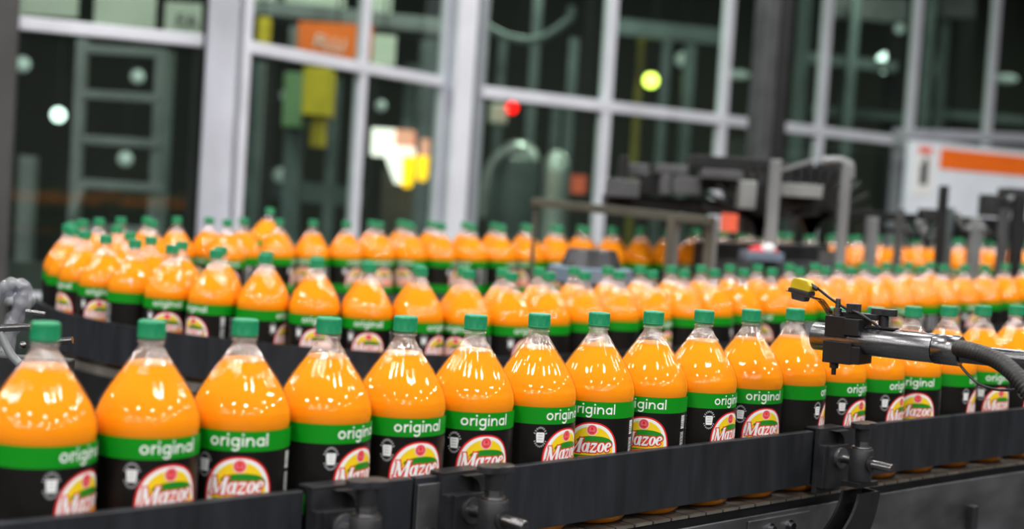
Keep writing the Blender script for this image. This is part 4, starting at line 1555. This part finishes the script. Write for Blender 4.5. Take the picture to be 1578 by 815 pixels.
def noticeboard():
    P, Q = px(1397, 270, 8.0), px(1600, 290, 8.55)
    d = (Q - P)
    d.z = 0
    n = Vector((d.y, -d.x, 0)).normalized()
    d.normalize()
    z = Vector((0, 0, 1))
    k = 8.1 / F_K
    L = (Vector((Q.x, Q.y, 0)) - Vector((P.x, P.y, 0))).length
    base = Vector((P.x, P.y, px(1397, 330, 8.0).z))
    H = 112 * k
    r = thing('notice_board', 'large white notice board with an orange band and a poster at the right edge', 'notice board', (P.x, P.y, 0))
    b = MB().obox(base + d * L / 2 + z * H / 2, d * L / 2, n * 0.02, z * H / 2)
    b.build('board', M['white'], r)
    ob = MB().obox(base + d * (L * 0.59) + z * (H - 0.10) + n * 0.022, d * (L * 0.375), n * 0.004, z * 0.068)
    o = ob.build('orange_band', M['orange'], r)
    o['label'] = 'orange band along the top of the board'
    po = MB().obox(base + d * (L * 0.10) + z * (H * 0.60) + n * 0.022, d * (L * 0.075), n * 0.004, z * (H * 0.33))
    po.build('poster', M['lab_white'], r)
    f = MB()
    c0 = base + d * (L * 0.10) + z * (H * 0.60) + n * 0.028
    f.obox(c0 - z * 0.02, d * 0.035, n * 0.002, z * 0.07, 0)
    f.ball(c0 + z * 0.07, 0.025, 10, 0, (1, 0.2, 1))
    f.build('printed_figure', M['greybox'], r)
    f = MB().obox(c0 + z * 0.14, d * 0.06, n * 0.002, z * 0.022)
    f.build('printed_heading', M['pinkred'], r)
    for s in (0.25, 0.9):
        q = base + d * L * s
        MB().box((q.x - 0.02, q.y - 0.01, 0), (q.x + 0.02, q.y + 0.03, q.z)).build('leg', M['lsteel'], r)
    # duct and ledge above the board
    for (v0, v1, m_, nm, lab) in ((198, 214, 'alu_grey_shade', 'ledge', 'grey ledge running above the notice board'), (219, 233, 'lsteel', 'duct', 'pale duct just above the notice board')):
        a, b2 = px(1384, (v0 + v1) / 2, 8.3), px(1640, (v0 + v1) / 2 + 10, 9.0)
        o = MB().bar(a, b2, 0.12, (v1 - v0) * 8.3 / F_K).build(nm, M[m_], bevel=0.01)
        structure(o)
        o.name = 'trim_%d' % (10 if nm == 'ledge' else 11)


noticeboard()


# ------------------------------------------------------------------ the dim hall behind the glass
def hang(parent, u, v, Z):
    p = px(u, v, Z)
    MB().tube([(p.x, p.y + 0.03, p.z - 0.02), (p.x, p.y + 0.03, 4.79)], 0.008, 8).build('hanger', M['blackmetal'], parent)


def hall_behind():
    # ladder frame behind the left bay
    Z = 6.6
    r = thing('ladder', 'grey steel ladder frame standing behind the left window', 'ladder', px(180, 400, Z) * Vector((1, 1, 0)))
    k = Z / F_K
    for u, v in ((128, 60), (250, 76)):
        t_ = px(u, v, Z)
        MB().box((t_.x - 8 * k, t_.y - 0.03, 0), (t_.x + 8 * k, t_.y + 0.03, t_.z)).build('stile', M['lsteel'], r, bevel=0.004)
    for v in (76, 146, 216, 284, 352):
        a, b = px(128, v - 1, Z), px(250, v + 6, Z)
        MB().bar(Vector((a.x, a.y, (a.z + b.z) / 2)), Vector((b.x, b.y, (a.z + b.z) / 2)), 0.05, 14 * k).build('rung', M['lsteel'], r, bevel=0.004)
    MB().bar(px(110, 335, Z), px(128, 282, Z), 0.04, 0.05).build('foot_brace', M['lsteel'], r)
    # boards above the left bay
    for i, (u0, v0, u1, v1, txt, lab) in enumerate(((24, -20, 118, 24, None, 'pale board behind the top of the left window, leftmost of three'), (146, -20, 238, 40, None, 'pale board behind the top of the left window, above the ladder'), (254, 4, 308, 52, 'FA', 'cream board with two dark letters behind the left window, beside the big column'))):
        Zb = 7.2
        m = MB()
        slab(m, u0, v0, u1, v1, Zb, 0.04)
        o = m.build('hanging_board', M['paleboard'])
        tag(o, lab, 'board')
        hang(o, (u0 + u1) / 2, v0, Zb)
        if txt:
            p = px(288, 34, Zb - 0.012)
            text_part('lettering', txt, 0.12, M['greybox'], o, p, (PI / 2, 0, 0), 0.004)
    # orange sign with white letters, white plate beside it
    Zs = 8.6
    r = thing('hanging_sign', 'orange sign with white lettering and a white end plate behind the middle window', 'sign', px(515, 66, Zs))
    yaw = R(18)
    m = MB()
    slab(m, 459, 36, 573, 88, Zs, 0.05)
    m.build('sign_panel', M['orange'], r)
    m = MB()
    slab(m, 574, 54, 609, 100, Zs, 0.05)
    m.build('end_plate', M['paleboard'], r)
    m = MB()
    slab(m, 446, 40, 458, 86, Zs, 0.05)
    m.build('end_plate', M['lsteel'], r)
    hang(r, 520, 40, Zs + 0.02)
    hang(r, 592, 56, Zs + 0.02)
    text_part('lettering', 'FLU', 0.135, M['lab_white'], r, px(508, 68, Zs - 0.015), (PI / 2, R(8), 0), 0.004)
    # gantry beam over the sign
    Zg = 8.9
    r = thing('gantry_beam', 'grey gantry beam crossing behind the middle window above the orange sign', 'beam', px(520, 30, Zg))
    MB().bar(px(376, 10, Zg), px(690, 44, Zg), 0.2, 0.11).build('beam', M['lsteel'], r, bevel=0.01)
    MB().bar(px(376, 22, Zg + 0.02), px(690, 56, Zg + 0.02), 0.16, 0.06).build('lower_flange', M['blackmetal'], r)
    for i, (u0, u1, v1, lab) in enumerate(((385, 425, 10, 'left'), (440, 532, 12, 'middle'), (560, 604, 22, 'right'))):
        m = MB()
        slab(m, u0, -30, u1, v1, Zg + 0.1, 0.04)
        o = m.build('hanging_board', M['paleboard'])
        hang(o, (u0 + u1) / 2, -30, Zg + 0.1)
        tag(o, 'cream board above the gantry beam behind the middle window, %s of three' % {'left': 'leftmost', 'middle': 'widest', 'right': 'rightmost'}[lab], 'board')
    # yellow cabinet with green side panel
    Zc = 8.0
    r = thing('yellow_cabinet', 'yellow cabinet with pale green side behind the middle window', 'cabinet', px(470, 400, Zc) * Vector((1, 1, 0)))
    m = MB()
    slab(m, 466, 104, 508, 178, Zc, 0.3)
    m.build('body', M['yellow'], r, bevel=0.01)
    m = MB()
    slab(m, 436, 112, 465, 196, Zc, 0.3)
    m.build('side_panel', M['palegreen'], r, bevel=0.01)
    m = MB()
    slab(m, 478, 178, 500, 226, Zc + 0.1, 0.1)
    m.build('bracket', M['yellow'], r)
    m = MB()
    up_post(m, 455, 190, 400, Zc + 0.2, 26, True)
    m.build('pedestal', M['gsteel'], r)
    m = MB()
    slab(m, 397, 26, 414, 66, Zc + 0.3, 0.1)
    o = m.build('yellow_post_box', M['yellow'])
    hang(o, 405, 26, Zc + 0.3)
    tag(o, 'small yellow box behind the middle window left of the orange sign', 'box')
    # glowing filler lamp: white hood, peach panel and two amber lenses
    Zl = 8.2
    r = thing('lit_dispenser', 'brightly lit white and peach machine head with two glowing amber vessels', 'machine', px(625, 400, Zl) * Vector((1, 1, 0)))
    k = Zl / F_K
    m = MB()
    slab(m, 572, 198, 608, 240, Zl, 0.25)
    m.prism([px(592, 238, Zl), px(618, 238, Zl), px(618, 284, Zl), px(608, 282, Zl)], (0, 0.2, 0))
    m.build('white_hood', M['glow_white'], r)
    m = MB()
    slab(m, 609, 200, 636, 226, Zl, 0.25)
    m.build('peach_panel', M['glow_peach'], r)
    m = MB()
    slab(m, 648, 214, 660, 240, Zl, 0.2)
    m.build('peach_panel', M['glow_peach'], r)
    m = MB()
    slab(m, 609, 226, 636, 240, Zl, 0.25)
    m.build('white_band', M['glow_white'], r)
    for u, v0, v1, w in ((627, 240, 290, 19), (650, 240, 280, 18)):
        c = px(u, v1 - w / 2, Zl)
        t_ = px(u, v0, Zl)
        m = MB().lathe([(0.001, c.z - w / 2 * k), (w / 3 * k, c.z - w / 2.6 * k), (w / 2 * k, c.z), (w / 2 * k, t_.z)], 18, c=(c.x, c.y + 0.05, 0))
        m.disc(w / 2 * k, t_.z, 18, c=(c.x, c.y + 0.05, 0))
        m.build('amber_vessel', M['glow_yellow'], r)
    m = MB()
    up_post(m, 615, 262, 400, Zl + 0.35, 46, True)
    m.build('pedestal', M['olive'], r)
    # stainless tanks behind the right bay
    Zt = 9.2
    kt = Zt / F_K
    for (u, w, v, lab) in ((858, 42, 252, 'pale stainless tank behind the right window, beside a small orange plate'), (800, 70, 236, 'domed dark stainless tank behind the right window, next to the double column')):
        c = px(u, v, Zt + (0 if w < 60 else 0.6))
        rr = w / 2 * kt
        o = thing('tank', lab, 'tank', (c.x, c.y, 0), 'stainless tanks behind the glass')
        MB().lathe([(rr, 0.0), (rr, c.z - 0.05)], 26, c=(c.x, c.y, 0)).build('shell', M['tank'] if w < 60 else M['gsteel'], o)
        m = MB().lathe([(rr, c.z - 0.05), (rr * 0.9, c.z + 0.02), (rr * 0.6, c.z + 0.08), (rr * 0.2, c.z + 0.10), (0.002, c.z + 0.10)], 26, c=(c.x, c.y, 0))
        m.build('dome', M['tank'], o)
    m = MB()
    slab(m, 880, 270, 903, 298, Zt - 0.3, 0.02)
    o = m.build('orange_plate', M['pinkred'])
    tag(o, 'small orange plate beside the pale tank behind the right window', 'sign')
    pts = catmull([px(742, 335, 9.0), px(750, 280, 9.0), px(762, 250, 9.0), px(782, 234, 9.0), px(805, 232, 9.0)], 8)
    o = MB().tube(pts, 0.045, 12).build('bent_pipe', M['lsteel'])
    tag(o, 'bent grey pipe rising to the dark tank behind the right window', 'pipe')
    pts = catmull([px(745, 38, 10.0), px(785, 58, 10.0), px(830, 60, 10.0), px(875, 32, 10.0), px(880, 10, 10.0)], 8)
    o = MB().tube(pts, 0.035, 10).build('sagging_pipe', M['gsteel'])
    tag(o, 'sagging grey pipe high behind the right window', 'pipe')
    # beacon with red lens on a white machine head
    r = thing('beacon', 'red beacon lamp on a pale machine head behind the right window', 'beacon', px(770, 180, 9.4))
    m = MB()
    slab(m, 754, 160, 782, 190, 9.4, 0.2)
    m.build('head', M['paleboard'], r, bevel=0.02)
    MB().ball(px(789, 166, 9.3), 0.042).build('red_lens', M['glow_red'], r)
    # greenish posts and beams of the plant
    posts = ((45, 240, 22, 7.4, 'lsteel'), (262, 80, 12, 7.6, 'gsteel'), (402, 96, 14, 7.2, 'gsteel'), (412, 90, 30, 9.4, 'blackmetal'), (518, 120, 16, 9.0, 'gsteel'), (556, 120, 14, 9.6, 'gsteel'), (662, 60, 26, 9.5, 'gsteel'), (636, 100, 18, 9.9, 'gsteel'), (832, -40, 14, 10.6, 'gsteel'), (858, 160, 14, 10.2, 'gsteel'), (885, 60, 14, 10.8, 'gsteel'), (776, 60, 12, 10.4, 'gsteel'), (1028, 60, 12, 11.0, 'gsteel'), (1064, 70, 16, 11.6, 'gsteel'), (1245, -40, 18, 9.4, 'gsteel'), (1310, 70, 12, 12.2, 'gsteel'), (1322, -40, 12, 11.4, 'gsteel'), (1438, -40, 12, 12.0, 'gsteel'), (1456, 20, 14, 12.4, 'gsteel'), (1380, 60, 22, 12.6, 'blackmetal'), (1490, 10, 26, 13.0, 'blackmetal'), (990, 40, 10, 11.2, 'dimyellow'), (1224, 215, 14, 10.6, 'lsteel'))
    names = ('leftmost, behind the left window', 'just right of the ladder', 'right of the big silver column', 'dark and wide, right of the big silver column', 'left of the middle mullion', 'right of the middle mullion', 'wide, left of the double column', 'left of the wide post by the double column', 'high behind the right window near the double column', 'above the pale tank', 'right of the pale tank', 'behind the red beacon', 'right of the yellow post', 'further right of the yellow post', 'blue-grey, right of the black pipe', 'short, behind the fourth mullion', 'slim, left of the fourth mullion', 'slim, right of the fourth mullion', 'slim, second right of the fourth mullion', 'dark, beside the fourth mullion', 'dark, left of the last mullion', 'thin and yellow, near the lime lamp', 'pale, low beside the black pipe')
    for (u, v, w, Z, m_), nm in zip(posts, names):
        t_ = px(u, v, Z)
        kk = Z / F_K
        zt = min(t_.z, 4.7)
        o = MB().box((t_.x - w / 2 * kk, t_.y - 0.05, 0), (t_.x + w / 2 * kk, t_.y + 0.05, zt)).build('plant_post', M[m_])
        tag(o, 'upright post behind the glass, %s' % nm, 'post', 'posts behind the glass')
    beams = ((938, 40, 1112, 58, 11.0, 'gsteel', 0.14, 'greenish beam high behind the right window, left of the second mullion'), (1230, 88, 1380, 104, 12.0, 'gsteel', 0.10, 'greenish beam behind the right window under the bright lamp'), (1250, 168, 1400, 182, 12.4, 'gsteel', 0.08, 'thin greenish beam low behind the right window'), (1400, 172, 1578, 186, 12.8, 'gsteel', 0.08, 'thin greenish beam behind the last two panes'), (380, 284, 560, 306, 9.8, 'gsteel', 0.16, 'low greenish beam behind the middle window'), (1280, 10, 1396, 18, 11.8, 'greybox', 0.22, 'broad grey duct at the top behind the fourth pane'), (1410, 8, 1500, 12, 12.2, 'greybox', 0.22, 'broad grey duct at the top behind the fifth pane'))
    for (u0, v0, u1, v1, Z, m_, h, lab) in beams:
        o = MB().bar(px(u0, v0, Z), px(u1, v1, Z), 0.12, h).build('plant_beam', M[m_])
        tag(o, lab, 'beam', 'beams behind the glass')
    # lamps seen through the glass
    lamps = ((90, 177, 0.055, 9.5, 'glow_cool', 'small white lamp behind the left window, left of the ladder'), (35, 99, 0.06, 9.5, 'glow_dim', 'dim round lamp at the left edge behind the left window'), (212, 118, 0.055, 9.8, 'glow_dim', 'dim round lamp behind the ladder'), (193, 245, 0.06, 9.8, 'glow_dim', 'dim low lamp behind the lower ladder rungs'), (1003, 124, 0.07, 12.0, 'glow_lime', 'bright lime-yellow lamp behind the right window'), (1366, 97, 0.11, 13.0, 'glow_cool', 'large bright white lamp behind the fourth pane'), (1365, 185, 0.045, 13.0, 'glow_dim', 'small bluish lamp below the large bright one'), (1386, 44, 0.055, 13.2, 'glow_dim', 'small greenish lamp above the large bright one'), (1550, 121, 0.09, 13.4, 'glow_dim', 'flat greenish lamp behind the last pane'), (587, 163, 0.045, 9.8, 'glow_dim', 'dim small lamp above the lit dispenser'), (440, 147, 0.045, 9.7, 'glow_dim', 'dim small lamp beside the green cabinet panel'), (432, 270, 0.06, 9.7, 'glow_dim', 'dim lamp low behind the middle window'), (1137, 115, 0.09, 13.5, 'glow_dim', 'dim lamp between the second mullion and the grey column'), (1052, 92, 0.08, 13.0, 'glow_dim', 'dim lamp right of the lime lamp'))
    for (u, v, rad, Z, m_, lab) in lamps:
        sq = (1.5, 1, 0.55) if rad == 0.09 else (1, 1, 1)
        o = thing('hall_lamp', lab, 'lamp', px(u, v, Z), 'lamps behind the glass')
        MB().ball(px(u, v, Z), rad, 14, sq=sq).build('globe', M[m_], o)
        p = px(u, v, Z)
        MB().tube([(p.x, p.y, p.z + rad * 0.9), (p.x, p.y, 4.79)], 0.008, 8).build('hanger', M['blackmetal'], o)


hall_behind()
bpy.context.view_layer.update()
